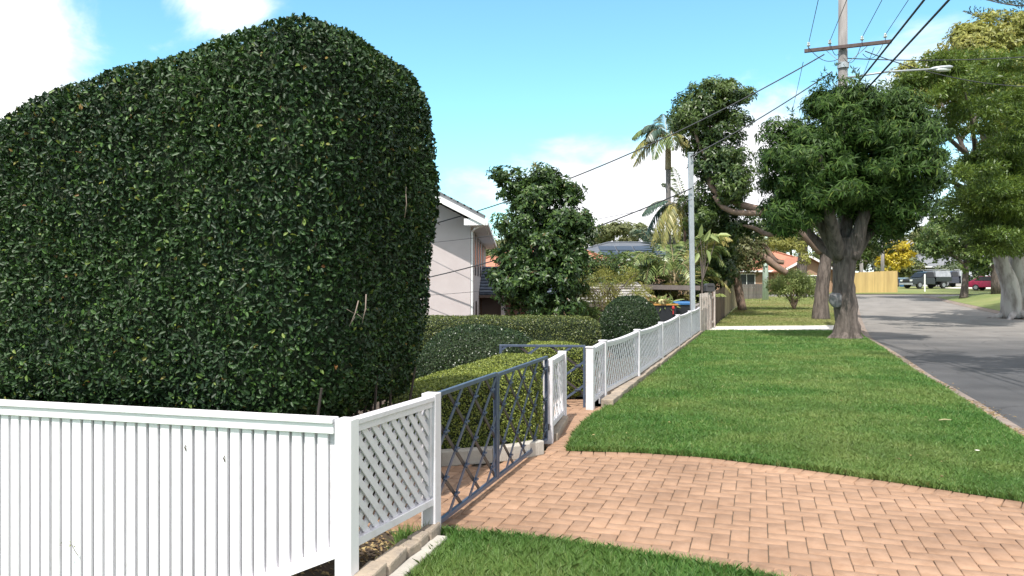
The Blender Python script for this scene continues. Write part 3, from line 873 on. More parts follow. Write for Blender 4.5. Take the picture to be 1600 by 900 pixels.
def hedge(name, label, cen, rz, a, b, z0, z1, m, n, L, e_plan=5.0, e_vert=5.0, hfn=None, depth=0.05, six=False, seed=0, lump=0.03, W=0.5,
          inset=0.05, group=None, stems=0, e_low=None, warp=None, mid=None):
    """clipped hedge: a rounded block of leaves over a dense inner mass"""
    r = np.random.default_rng(seed + 100)
    R = np.array(Matrix.Rotation(rz, 3, 'Z'))
    cx, cy = cen

    def resample(pts, n, closed):
        pts = np.array(pts)
        if closed: pts = np.vstack([pts, pts[:1]])
        cum = np.concatenate([[0], np.cumsum(np.linalg.norm(np.diff(pts, axis=0), axis=1))])
        t = np.linspace(0, cum[-1], n + 1)[:n] if closed else np.linspace(0, cum[-1], n)
        return np.stack([np.interp(t, cum, pts[:, k]) for k in range(pts.shape[1])], -1)

    def surf(shrink):
        a0 = min(a, (mid or a)); ext = a - a0
        pl = []
        for i in range(1600):
            t = 2 * math.pi * i / 1600
            c, q = math.cos(t), math.sin(t)
            x = math.copysign(abs(c) ** (2 / e_plan), c) * (a0 - shrink)
            y = math.copysign(abs(q) ** (2 / e_plan), q) * (b - shrink)
            st = ext * max(-1.0, min(1.0, x / (a0 * .5)))
            pl.append((x, y, st))
        nu = 150 if ext > 0 or e_plan > 7 else 90
        arc = resample([(p[0] + p[2], p[1]) for p in pl], nu, True)
        xs = np.array([p[0] for p in pl]); full = np.array([p[0] + p[2] for p in pl])
        o_ = np.argsort(full); base = np.interp(arc[:, 0], full[o_], xs[o_]); stt = arc[:, 0] - base
        pr = []
        for j in range(801):
            ph = -math.pi / 2 + math.pi * j / 800
            ev = e_vert if ph > 0 else (e_low or e_vert)
            pr.append((abs(math.cos(ph)) ** (2 / ev), math.copysign(abs(math.sin(ph)) ** (2 / ev), math.sin(ph))))
        asp = max(.15, b / max(.1, (z1 - z0) / 2))
        pr = resample([(p[0] * asp, p[1]) for p in pr], 46, False); pr[:, 0] /= asp
        V_ = []
        for k, w in pr:
            for i in range(nu):
                x = base[i] * k + stt[i]; y = arc[i, 1] * k
                top = hfn(x) if hfn else z1
                zc = (z0 + top) / 2; hz = (top - z0) / 2 - shrink
                z = zc + w * hz
                if warp: x, y, z = warp(x, y, z)
                p = R @ np.array((x, y, 0)); p = np.array((p[0] + cx, p[1] + cy, z))
                q = mnoise.noise(Vector(p * 1.6)) * lump + mnoise.noise(Vector(p * 4.5)) * lump * .5 + min(0, mnoise.noise(Vector(p * 7.5)) + .12) * lump * 1.3
                ov = R @ np.array((base[i] / a0, arc[i, 1] / b, 0)) * k
                V_.append(p + q * np.array((ov[0], ov[1], w)))
        qd = []
        for j in range(len(pr) - 1):
            for i in range(nu):
                i2 = (i + 1) % nu
                qd.append((j * nu + i, j * nu + i2, (j + 1) * nu + i2, (j + 1) * nu + i))
        return np.array(V_), np.array(qd)
    V, Q = surf(0.0)
    th = thing(name, label, 'hedge', (cx, cy, z0 if z0 < 0.3 else zgf(cx, cy)), group=group)
    P, N = sample_surface(V, Q, n, r)
    dpt = np.abs(r.normal(0, depth, n))[:, None]
    P = P - N * dpt + r.normal(0, L * .12, (n, 3))
    D = unit(N * r.uniform(-0.1, .8, (n, 1)) + r.normal(0, .75, (n, 3)) + np.array((0, 0, .15)))
    NN = unit(N * .9 + np.array((0, 0, .45)) + r.normal(0, .5, (n, 3)))
    Ls = L * r.uniform(.65, 1.25, n)
    leaf_mesh('foliage', P - D * Ls[:, None] * .4, D, NN, Ls, Ls * W, m, th, six=six)
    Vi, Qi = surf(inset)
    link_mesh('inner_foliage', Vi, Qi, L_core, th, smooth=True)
    if stems:
        for k in range(stems):
            t = (k + .5) / stems * 2 - 1
            p = R @ np.array((t * a * .9, r.uniform(-.3, .3) * b, 0))
            g = zgf(cx + p[0], cy + p[1]) - 0.05
            mb = MB(); mb.tube([(cx + p[0], cy + p[1], g), (cx + p[0] + r.uniform(-.1, .1), cy + p[1] + r.uniform(-.1, .1), z0 + .3)], [0.045, 0.03], 7)
            mb.build('stem', M_bark, th, smooth=True)
    return th


# ------------------------------------------------------------------ the tall hedge
FD = Vector((-0.961, 0.275, 0)); BK = Vector((0.275, 0.961, 0))
C0 = Vector((-0.864, 4.02, 0))
HA, HB = 4.6, 1.0
hc = C0 + FD * (HA + 0.27) + BK * (0.28 + HB)
H_U = [-.2, 0.0, .3, .7, 1.0, 1.5, 2.0, 2.5, 3.0, 3.4, 4.2, 6.6]
H_Z = [3.40, 3.40, 3.40, 3.35, 3.26, 3.17, 3.08, 2.95, 2.79, 2.66, 2.48, 2.2]


def big_h(xl):                       # local x points right along the front (towards the corner post)
    return float(np.interp(HA + 0.27 - xl, H_U, H_Z))


def big_warp(x, y, z):               # undercut at the foot of the hedge's right end, slight bulge half way up
    k = max(0.0, (x - (HA - 1.0)) / 1.0)
    low = max(0.0, 1.0 - (z - 0.88) / 1.1)
    return x - 0.13 * k * low ** 1.3 + 0.05 * k * min(1.0, max(0.0, (z - 1.8) / .6)), y, z - 0.07 * k * low


big = hedge('tall_clipped_hedge', 'tall dark green clipped hedge with a domed top above the white board fence', (hc.x, hc.y),
            math.atan2(-FD.y, -FD.x), HA, HB, 0.76, 3.4, L_camellia, 245000, 0.0375, e_plan=5.5, e_vert=5.6, e_low=9, hfn=big_h,
            depth=0.045, six=True, seed=3, lump=0.042, W=0.52, inset=0.06, stems=16, warp=big_warp, mid=1.5)


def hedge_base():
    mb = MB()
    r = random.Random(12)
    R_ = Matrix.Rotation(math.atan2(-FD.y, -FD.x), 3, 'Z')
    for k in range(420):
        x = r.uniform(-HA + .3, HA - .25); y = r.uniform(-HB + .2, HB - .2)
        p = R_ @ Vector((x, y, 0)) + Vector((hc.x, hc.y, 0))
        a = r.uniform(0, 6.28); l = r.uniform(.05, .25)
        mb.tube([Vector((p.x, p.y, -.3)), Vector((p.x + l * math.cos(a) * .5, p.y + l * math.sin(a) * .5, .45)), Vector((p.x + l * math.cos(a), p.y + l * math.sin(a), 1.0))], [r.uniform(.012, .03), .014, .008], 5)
    mb.build('inner_stems', mat('dark_shaded_bark', (.045, .036, .03), rough=.95), big)  # shade under the hedge put into a darkened bark colour
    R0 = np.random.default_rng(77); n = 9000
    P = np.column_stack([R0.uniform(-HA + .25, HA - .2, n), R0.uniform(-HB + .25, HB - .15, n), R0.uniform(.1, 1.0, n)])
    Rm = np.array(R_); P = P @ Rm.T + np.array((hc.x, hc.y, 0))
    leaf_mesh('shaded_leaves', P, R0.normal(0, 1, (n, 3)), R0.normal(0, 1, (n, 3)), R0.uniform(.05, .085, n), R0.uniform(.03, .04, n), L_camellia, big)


hedge_base()


def bare_twigs():
    tm = mat('pale_bare_twig', (0.20, 0.155, 0.13), rough=.9)
    r = random.Random(4)
    for (x, y, dx, dy, Yd, n) in ((484, 410, 14, -50, 4.62, 4), (560, 470, -14, 40, 4.55, 2), (572, 460, -6, 45, 4.56, 2), (450, 395, 6, -30, 4.7, 3), (632, 340, 2, -40, 4.9, 2)):
        p = px(x, y, Yd); q = px(x + dx, y + dy, Yd - 0.03)
        mid = (p + q) / 2 + Vector((0.012, -0.02, 0.004))
        mb = MB(); mb.tube([p, mid, q], [0.0042, 0.0036, 0.002], 6)
        for k in range(n):
            t = r.uniform(.4, .95); s = p.lerp(q, t)
            mb.tube([s, s + Vector((r.uniform(-.05, .05), -.02, r.uniform(.02, .05)))], [0.002, 0.0012], 5)
        mb.build('bare_twig', tm, big, smooth=True)


bare_twigs()

# ------------------------------------------------------------------ smaller garden hedges
hedge('low_box_hedge', 'light green low hedge just behind the blue driveway gate', (-0.42, 7.52), 0.48, 0.68, 0.36, 0.02, 0.78, L_box_light, 26000, 0.024, hfn=lambda x: .735 + .095 * x,
      e_plan=8, e_vert=9, depth=.012, seed=11, lump=.015, inset=.035, W=.55)
hedge('low_box_hedge', 'light green low hedge running behind another from dome bush to short lattice panel', (-0.45, 8.62), 0.86, 1.02, 0.34, 0.0, 0.78, L_box_light, 22000, 0.024, hfn=lambda x: .70 + .14 * x,
      e_plan=8, e_vert=9, depth=.012, seed=12, lump=.015, inset=.035, W=.55)
hedge('square_box_shrub', 'yellow green boxy shrub seen through the open path gate', (0.62, 11.3), 0.2, 0.42, 0.42, 0.0, 0.80, L_box_light, 15000, 0.026,
      e_plan=6, e_vert=5, depth=.02, seed=13, lump=.025, inset=.035, W=.55)
hedge('domed_shrub', 'wide dark green dome shaped shrub in front of the long straight hedge', (-0.50, 11.9), 0.1, 0.98, 0.85, -0.35, 1.02, L_box_dark, 34000, 0.032,
      e_plan=2.2, e_vert=2.3, depth=.03, seed=14, lump=.04, inset=.05, W=.5)
hedge('long_straight_hedge', 'long straight hedge with flat lit top below the pinkish house wall', (-0.25, 16.6), -0.03, 2.15, 0.5, -0.4, 1.0, L_box_mid, 42000, 0.036,
      e_plan=12, e_vert=9, depth=.03, seed=15, lump=.03, inset=.05, W=.5)
hedge('ball_shrub', 'round ball clipped shrub behind the white lattice fence beside the bins', (2.92, 19.0), 0, 0.74, 0.72, -0.15, 1.40, L_box_dark, 26000, 0.038,
      e_plan=2.1, e_vert=2.3, depth=.03, seed=16, lump=.03, inset=.05, W=.5)


# ------------------------------------------------------------------ near fences
def lattice(mb, p0, p1, zb0, zt0, zb1, zt1, spacing, w, th, slope, noff, ang=1.0):
    """diagonal slats of one layer between p0 and p1 (plan), bottom/top heights at each end"""
    p0 = Vector((p0[0], p0[1], 0)); p1 = Vector((p1[0], p1[1], 0))
    d = (p1 - p0); Ls = d.length; d.normalize()
    nrm = Vector((d.y, -d.x, 0))
    H = min(zt0 - zb0, zt1 - zb1)
    s0 = -H / ang if slope > 0 else 0.0
    s = s0 + spacing * .35
    while s < (Ls if slope > 0 else Ls + H / ang):
        # line: slope>0: t = ang*(x-s);  slope<0: t = -ang*(x-s)
        if slope > 0: xa, xb = s, s + H / ang
        else: xa, xb = s - H / ang, s
        xa2, xb2 = max(xa, 0), min(xb, Ls)
        if xb2 - xa2 > 0.01:
            f = (lambda x: ang * (x - s)) if slope > 0 else (lambda x: -ang * (x - s))
            P = []
            for x in (xa2, xb2):
                zb = zb0 + (zb1 - zb0) * x / Ls
                P.append(p0 + d * x + Vector((0, 0, zb + f(x))) + nrm * noff)
            dd = (P[1] - P[0]).normalized()
            sd = dd.cross(nrm)
            mb.beam(P[0], P[1], w, th, side=sd)
        s += spacing
    return mb


def post(mb, x, y, z0, z1, s, rz, cap=True):
    mb.box((x, y, (z0 + z1) / 2), (s, s, z1 - z0), rz)
    if cap:
        mb.box((x, y, z1 + 0.008), (s + 0.016, s + 0.016, 0.016), rz)


FA = math.atan2(FU.y, FU.x)                      # direction of the front fence
LA = math.atan2(FD.y, FD.x)                      # direction of the left board fence

# left board fence with the corner post
bf = thing('board_fence', 'bright white fence of close vertical boards below the tall hedge', 'fence', (C0.x, C0.y, 0))
EL = 6.2                                          # length to the left
PA = C0 + FD * 0.06
PB = C0 + FD * EL
nF = Vector((-0.275, -0.961, 0))                  # towards the street and camera
top_z = 0.915
zbot = lambda s: 0.215 - 0.44 * s if s < 1.2 else -0.313 - 0.05 * (s - 1.2)
mb = MB(); post(mb, C0.x, C0.y, -0.05, 0.918, 0.094, LA, False)
mb.build('corner_post', M_white, bf, bevel=.005)
mb = MB()
mb.beam(PA + Vector((0, 0, top_z - .008)) + nF * .012, PB + Vector((0, 0, top_z - .008)) + nF * .012, .075, .028)
mb.beam(PA + Vector((0, 0, top_z - .05)) + nF * .016, PB + Vector((0, 0, top_z - .05)) + nF * .016, .038, .055)
mb.build('top_rail', M_white, bf, bevel=.004)
mb = MB()
pts = [0.06, 0.6, 1.2, 2.5, EL]
for s0, s1 in zip(pts[:-1], pts[1:]):
    mb.beam(C0 + FD * s0 + Vector((0, 0, zbot(s0) + .03)) + nF * .016, C0 + FD * s1 + Vector((0, 0, zbot(s1) + .03)) + nF * .016, .04, .06)
mb.build('bottom_rail', M_white, bf)
mb = MB()
s = 0.105; gap = 0.0195
mb_n = 0
while s < EL - .05:
    w = 0.0575 + random.uniform(-.0012, .0012)
    zb = zbot(s + w / 2) + .05
    c = C0 + FD * (s + w / 2) + nF * (0.008 + random.uniform(-.0012, .0012)) + Vector((0, 0, (zb + top_z - .07) / 2))
    mb.box(c, (w, 0.018, top_z - .07 - zb), LA + random.uniform(-.012, .012))
    s += w + gap
mb.build('boards', M_white, bf, bevel=.0015)
mb = MB()
c0 = C0 + FD * .06 - nF * .007; c1 = C0 + FD * EL - nF * .007
poly = [c0 + Vector((0, 0, zbot(.06) + .06)), c0 + Vector((0, 0, top_z - .06))]
poly += [c1 + Vector((0, 0, top_z - .06)), c1 + Vector((0, 0, zbot(EL) + .06)), C0 + FD * 1.2 - nF * .007 + Vector((0, 0, zbot(1.2) + .06))]
mb.prism(poly, -nF * 0.016)
mb.build('backing_boards', M_white2, bf)

# lattice panel between the corner post and the gate post
PAx = Vector((-0.52, 4.95, 0))
lp = thing('lattice_fence', 'weathered white lattice panel between corner post and blue driveway gate', 'fence', (PAx.x, PAx.y, 0))
mb = MB(); post(mb, PAx.x, PAx.y, -0.03, 0.925, 0.098, FA, False)
mb.build('gate_post', M_white2, lp, bevel=.005)
a0 = C0 + FU * 0.05; a1 = PAx - FU * 0.05
zl0, zl1 = 0.235, 0.215
mb = MB()
nR = Vector((FU.y, -FU.x, 0))
mb.beam(a0 + Vector((0, 0, .895)) + nR * .01, a1 + Vector((0, 0, .895)) + nR * .01, .072, .03)
mb.beam(a0 + Vector((0, 0, .86)) + nR * .012, a1 + Vector((0, 0, .86)) + nR * .012, .042, .042)
mb.build('top_rail', M_white2, lp, bevel=.003)
mb = MB()
mb.beam(a0 + Vector((0, 0, zl0 + .022)) + nR * .012, a1 + Vector((0, 0, zl1 + .022)) + nR * .012, .05, .045)
mb.build('bottom_rail', M_white2, lp, bevel=.003)
for a in (a0 + FU * .012, a1 - FU * .012):
    mb = MB(); mb.beam(a + Vector((0, 0, zl0 + .04)) + nR * .012, a + Vector((0, 0, .84)) + nR * .012, .03, .024, side=nR)
    mb.build('side_batten', M_white2, lp, bevel=.002)
mb = MB(); lattice(mb, a0, a1, zl0 + .03, .85, zl1 + .03, .85, 0.106, 0.041, 0.010, -1, 0.012)
mb.build('front_slats', M_white2, lp, bevel=.001)
mb = MB(); lattice(mb, a0, a1, zl0 + .03, .85, zl1 + .03, .85, 0.106, 0.041, 0.010, 1, -0.002)
mb.build('rear_slats', M_white2, lp)

# driveway gates, two leaves of crossed flat bars with star clips at the crossings
def gate_leaf(name, label, p0, p1, z0, z1, hinge_at_start, period=0.40, slope=0.78, group=None):
    p0 = Vector(p0); p1 = Vector(p1)
    d = (p1 - p0); Ls = d.length; d.normalize()
    nr = Vector((d.y, -d.x, 0))
    g = thing(name, label, 'gate', (p0.x, p0.y, 0), group=group)
    mb = MB()
    mb.beam(p0 + Vector((0, 0, z1)), p1 + Vector((0, 0, z1)), .03, .03)
    mb.beam(p0 + Vector((0, 0, z0)), p1 + Vector((0, 0, z0)), .03, .03)
    for p in (p0 + d * .016, p1 - d * .016):
        mb.beam(p + Vector((0, 0, z0)), p + Vector((0, 0, z1 + .004)), .032, .032, side=nr)
    mb.build('frame', M_blue, g, bevel=.003)
    H = z1 - z0
    lines = {1: [], -1: []}
    for sl, m, off, nm in ((1, M_blue, .006, 'rising_bars'), (-1, M_bar_shade, -.006, 'falling_bars')):  # falling bars get the paint darkened for shade
        mb = MB()
        span = H / slope
        s = -span if sl > 0 else 0.0
        s += period * (0.25)
        while s < (Ls if sl > 0 else Ls + span):
            xa, xb = (s, s + span) if sl > 0 else (s - span, s)
            f = (lambda x, s=s: slope * (x - s)) if sl > 0 else (lambda x, s=s: -slope * (x - s))
            xa2, xb2 = max(xa, 0.02), min(xb, Ls - .02)
            if xb2 - xa2 > .03:
                A = p0 + d * xa2 + Vector((0, 0, z0 + f(xa2))) + nr * off
                B = p0 + d * xb2 + Vector((0, 0, z0 + f(xb2))) + nr * off
                mb.beam(A, B, .029, .007, side=(B - A).normalized().cross(nr))
                lines[sl].append(s)
            s += period
        mb.build(nm, m, g)
    for s1 in lines[1]:
        for s2 in lines[-1]:
            x = (s1 + s2) / 2; t = slope * (x - s1)
            if .05 < x < Ls - .05 and .04 < t < H - .04:
                c = p0 + d * x + Vector((0, 0, z0 + t)) + nr * .014
                mb = MB()
                mb.beam(c - d * .040, c + d * .040, .016, .012, side=nr); mb.beam(c - Vector((0, 0, .022)), c + Vector((0, 0, .022)), .010, .010, side=nr)
                mb.build('star_clip', M_blue, g)
    hp = p0 if hinge_at_start else p1
    sg = -1 if hinge_at_start else 1
    for z in (z0 + .12, z1 - .12):
        mb = MB(); mb.beam(hp + Vector((0, 0, z)) - d * .01 * sg, hp + d * (.055 * sg) + Vector((0, 0, z)), .02, .035, side=nr)
        mb.tube([hp + d * (.012 * sg) + nr * .016 + Vector((0, 0, z - .03)), hp + d * (.012 * sg) + nr * .016 + Vector((0, 0, z + .03))], .012, 8)
        mb.build('hinge', M_dark_metal, g)
    return g


G0 = PAx + FU * 0.075
P2 = Vector((0.375, 7.93, 0))
dG = (P2 - PAx).normalized()
Lg = (P2 - PAx).length
gate_leaf('driveway_gate', 'nearer closed leaf of the blue diamond barred driveway gate beside lattice panel', PAx + dG * .07, PAx + dG * (1.36), 0.055, 0.90, True)
gate_leaf('driveway_gate', 'farther closed leaf of the blue diamond barred driveway gate beside short lattice panel', PAx + dG * 1.372, P2 - dG * .07, 0.055, 0.89, False)

# short lattice panel beyond the gate
P3 = Vector((0.605, 9.25, 0))
sp = thing('lattice_fence', 'short white lattice panel between two posts beyond the blue driveway gate', 'fence', (P2.x, P2.y, 0))
d23 = (P3 - P2).normalized(); a23 = math.atan2(d23.y, d23.x); n23 = Vector((d23.y, -d23.x, 0))
for p, zb, zt in ((P2, -0.05, .865), (P3, -0.10, .84)):
    mb = MB(); post(mb, p.x, p.y, zb, zt, .10, a23, False); mb.build('post', M_white2, sp, bevel=.005)
mb = MB()
mb.beam(P2 + d23 * .05 + Vector((0, 0, .83)), P3 - d23 * .05 + Vector((0, 0, .805)), .07, .03)
mb.beam(P2 + d23 * .05 + Vector((0, 0, .795)), P3 - d23 * .05 + Vector((0, 0, .77)), .045, .04)
mb.build('top_rail', M_white2, sp, bevel=.003)
mb = MB(); mb.beam(P2 + d23 * .05 + Vector((0, 0, .16)), P3 - d23 * .05 + Vector((0, 0, .11)), .05, .05); mb.build('bottom_rail', M_white2, sp)
mb = MB(); lattice(mb, P2 + d23 * .05, P3 - d23 * .05, .17, .79, .12, .765, .165, .055, .005, 1, .012, ang=1.3); mb.build('front_slats', M_white2, sp)
mb = MB(); lattice(mb, P2 + d23 * .05, P3 - d23 * .05, .17, .79, .12, .765, .33, .022, .005, -1, -.004, ang=1.3); mb.build('rear_slats', M_white2, sp)
mb = MB(); mb.box((P2 + P3) / 2 + Vector((0.02, 0, .03)), (1.15, .13, .10), a23); mb.build('stone_plinth', M_stone, sp, bevel=.01)

# path gate standing open, square to the fence
gate_leaf('path_gate', 'small blue diamond barred path gate standing open into the garden', (-0.17, 10.42, 0), (0.985, 10.30, 0), -0.03, 0.82, False, period=.44, slope=.72)

# long lattice fence
lf = thing('lattice_fence', 'long white lattice fence with evenly spaced posts along the lawn', 'fence', (1.1, 10.0, 0))
PY = [9.85, 10.55, 13.2, 16.4, 19.8, 23.2, 26.6]
PP = [Vector((float(fence_x(y)) + (-.06 if y < 10 else 0), y, 0)) for y in PY]
PP[0] = Vector((1.03, 10.10, 0)); PP[1] = Vector((1.285, 10.85, 0))
ZT = [.815, .85, .875, .86, .90, .90, .93]; ZB = [-.08, .0, .0, .0, .0, .0, .0]
for p, zt, zb in zip(PP, ZT, ZB):
    mb = MB(); post(mb, p.x, p.y, zb - .03, zt, .10, FA); mb.build('post', M_white2, lf, bevel=.004)
nL = Vector((FU.y, -FU.x, 0))
for i in range(6):
    a, b = PP[i], PP[i + 1]
    d = (b - a).normalized(); a = a + d * .05; b = b - d * .05
    za, zb_ = ZT[i] - .03, ZT[i + 1] - .03
    mb = MB()
    K = 8
    sag = 0.022 if i else 0.0
    zz = lambda t: za + (zb_ - za) * t - sag * 4 * t * (1 - t)
    for k in range(K):
        t0, t1 = k / K, (k + 1) / K
        mb.beam(a.lerp(b, t0) + Vector((0, 0, zz(t0))), a.lerp(b, t1) + Vector((0, 0, zz(t1))), .075, .032)
        mb.beam(a.lerp(b, t0) + Vector((0, 0, zz(t0) - .036)), a.lerp(b, t1) + Vector((0, 0, zz(t1) - .036)), .045, .045)
    mb.build('top_rail', M_white2, lf)
    mb = MB(); mb.beam(a + Vector((0, 0, .14 if i else .10)), b + Vector((0, 0, .14)), .05, .05); mb.build('bottom_rail', M_white2, lf)
    mb = MB(); lattice(mb, a, b, .15 if i else .11, za - .05, .15, zb_ - .05, .15, .056, .005, 1, .012, ang=1.3)
    mb.build('front_slats', M_white2, lf)
    mb = MB(); lattice(mb, a, b, .15 if i else .11, za - .05, .15, zb_ - .05, .20, .034, .005, -1, -.012, ang=1.3)
    mb.build('rear_slats', M_white2, lf)
mb = MB()
s = 10.3
k = 0
while s < 27:
    ln = random.uniform(.35, .6)
    c = Vector((float(fence_x(s + ln / 2)) + .02, s + ln / 2, .045))
    if s < 11: c.x += 0.03
    mb.box(c, (ln - .012, .16 + random.uniform(-.02, .02), .11 + random.uniform(-.02, .01)), FA + random.uniform(-.02, .02))
    s += ln * .95; k += 1
mb.build('stone_plinth', M_stone, lf, bevel=.012)

# sandstone edging under the near lattice panel, and concrete edging inside the gate
se = thing('stone_edging', 'row of rough sandstone edging blocks under the near lattice panel', 'edging', (-0.66, 4.5, 0))
mb = MB()
p = Vector((-0.86, 3.72, 0)); q = Vector((-0.515, 4.88, 0)); dd = (q - p).normalized(); s = 0; r_ = random.Random(3)
while s < (q - p).length - .05:
    ln = r_.uniform(.16, .30)
    c = p + dd * (s + ln / 2) + Vector((r_.uniform(-.008, .008), 0, .045 + r_.uniform(-.01, .01)))
    vs0 = len(mb.v)
    mb.box(c, (ln - .012, .10 + r_.uniform(-.015, .02), .11), math.atan2(dd.y, dd.x) + r_.uniform(-.06, .06))
    for i in range(vs0, len(mb.v)):
        v = Vector(mb.v[i]); mb.v[i] = tuple(v + Vector((r_.uniform(-.01, .01), r_.uniform(-.01, .01), r_.uniform(-.012, .012))))
    s += ln
o = mb.build('blocks', M_stone, se, bevel=.014)
mb = MB(); mb.beam(Vector((-0.76, 3.72, .012)), Vector((-0.445, 4.86, .012)), .085, .05); mb.build('concrete_strip', M_conc, se, bevel=.01)


def edging():
    o = thing('garden_edging', 'low curved concrete edging under the light green hedge behind the driveway gate', 'edging', (-0.2, 7.0, 0))
    pts = [(-3.0, 7.02), (-1.6, 6.92), (-0.645, 6.93), (-0.2, 7.07), (0.05, 7.22), (0.27, 7.42)]
    mb = MB()
    P = []
    for (x0, y0), (x1, y1) in zip(pts[:-1], pts[1:]):
        for t in range(4): P.append(Vector((x0 + (x1 - x0) * t / 4, y0 + (y1 - y0) * t / 4, 0)))
    P.append(Vector((*pts[-1], 0)))
    for a, b in zip(P[:-1], P[1:]):
        e = (b - a).normalized() * .006
        mb.beam(a - e + Vector((0, 0, .065)), b + e + Vector((0, 0, .065)), .11, .14)
    mb.build('concrete_kerb', M_conc, o, bevel=.012)


edging()


def caught_leaves():
    for x, y, Yd, lab in ((296, 700, 4.30, 'dark dead leaf caught between the white boards, higher and farther left of two'), (359, 716, 4.245, 'dark dead leaf caught between the white boards, nearer the corner post of two')):
        c = px(x, y, Yd)
        p = C0 + FD * (Vector((c.x, c.y, 0)) - C0).dot(FD) + nF * .024; p.z = c.z
        o = leaf_mesh('caught_leaf', np.array([tuple(p + Vector((0, 0, .012 + k * .008))) for k in range(3)]), np.array([[.1, 0, -1], [-.25, -.1, -.8], [.3, 0, -.9]]), np.array([[0, -1, .1], [.3, -1, 0], [-.3, -1, 0]]),
                      np.array([.026, .018, .016]), np.array([.008, .007, .006]), M_bark, loc=tuple(p), six=True)
        tag(o, lab, 'leaf')


caught_leaves()


def tufts():
    """sprig growing out through the boards, leaves and litter by the corner"""
    t = thing('fence_sprig', 'tiny leafy sprig poking out through the white boards near the left edge', 'plant', tuple(px(118, 858, 4.47)))
    mb = MB()
    b = px(122, 868, 4.48); e = px(112, 850, 4.42)
    mb.tube([b, (b + e) / 2 + Vector((.004, -.01, 0)), e, px(93, 852, 4.40)], [.0022, .002, .0015, .001], 5)
    mb.build('stem', M_twig, t)
    r = np.random.default_rng(3)
    P = np.array([tuple(px(x, y, 4.405)) for x, y in ((94, 846), (92, 853), (98, 848), (107, 847), (111, 851), (118, 855), (115, 847))])
    n = len(P)
    leaf_mesh('leaves', P, r.normal(0, 1, (n, 3)) + np.array((0, -.4, .5)), r.normal(0, 1, (n, 3)), np.full(n, .017), np.full(n, .008), L_box_mid, t)
    # dry litter and low weeds in the bed below the near lattice panel
    r = np.random.default_rng(9)
    n = 420
    u = r.uniform(0, 1, n); v = r.uniform(0.02, .5, n)
    A = np.array(C0) ; Bp = np.array(PAx); Nn = -np.array(nR)
    P = A + (Bp - A) * u[:, None] * 1.0 + Nn * v[:, None]
    P[:, 2] = 0.0 + r.uniform(0, .02, n)
    leaf_mesh('leaf_litter', P, r.normal(0, 1, (n, 3)) * np.array((1, 1, .25)), np.array((0, 0, 1)) + r.normal(0, .35, (n, 3)), r.uniform(.02, .05, n), r.uniform(.01, .022, n), L_dead)
    tag(bpy.context.scene.objects['leaf_litter'], 'dry brown leaf litter in the shade behind the near lattice panel', 'leaf litter', kind='stuff')
    n = 500
    cl = r.integers(0, 9, n); cu = r.uniform(.35, 1.0, 9); cv = r.uniform(-.02, .12, 9)
    P = A + (Bp - A) * cu[cl][:, None] + Nn * cv[cl][:, None] + r.normal(0, .02, (n, 3)); P[:, 2] = 0.0
    D = np.array((0, 0, 1.0)) + r.normal(0, .55, (n, 3))
    leaf_mesh('shade_tufts', P, D, r.normal(0, 1, (n, 3)), r.uniform(.06, .15, n), r.uniform(.004, .007, n), L_grass)
    tag(bpy.context.scene.objects['shade_tufts'], 'dark grass tufts in the bed under the near lattice panel', 'grass', kind='stuff')


tufts()


# ------------------------------------------------------------------ trees
def trunk_tubes(items, n=10, wob=0.12):
    """items: list of (points, radii) -> one MB with smooth limbs (Catmull-Rom through the points)"""
    mb = MB()
    for pts, rad in items:
        P = [Vector(p) for p in pts]
        out, ro = [], []
        for i in range(len(P) - 1):
            p0 = P[max(i - 1, 0)]; p1 = P[i]; p2 = P[i + 1]; p3 = P[min(i + 2, len(P) - 1)]
            for k in range(4):
                t = k / 4
                out.append(0.5 * ((2 * p1) + (p2 - p0) * t + (2 * p0 - 5 * p1 + 4 * p2 - p3) * t * t + (3 * p1 - p0 - 3 * p2 + p3) * t ** 3))
                ro.append(rad[i] * (1 - t) + rad[i + 1] * t)
        out.append(P[-1]); ro.append(rad[-1])
        mb.tube(out, ro, n, wob)
    return mb


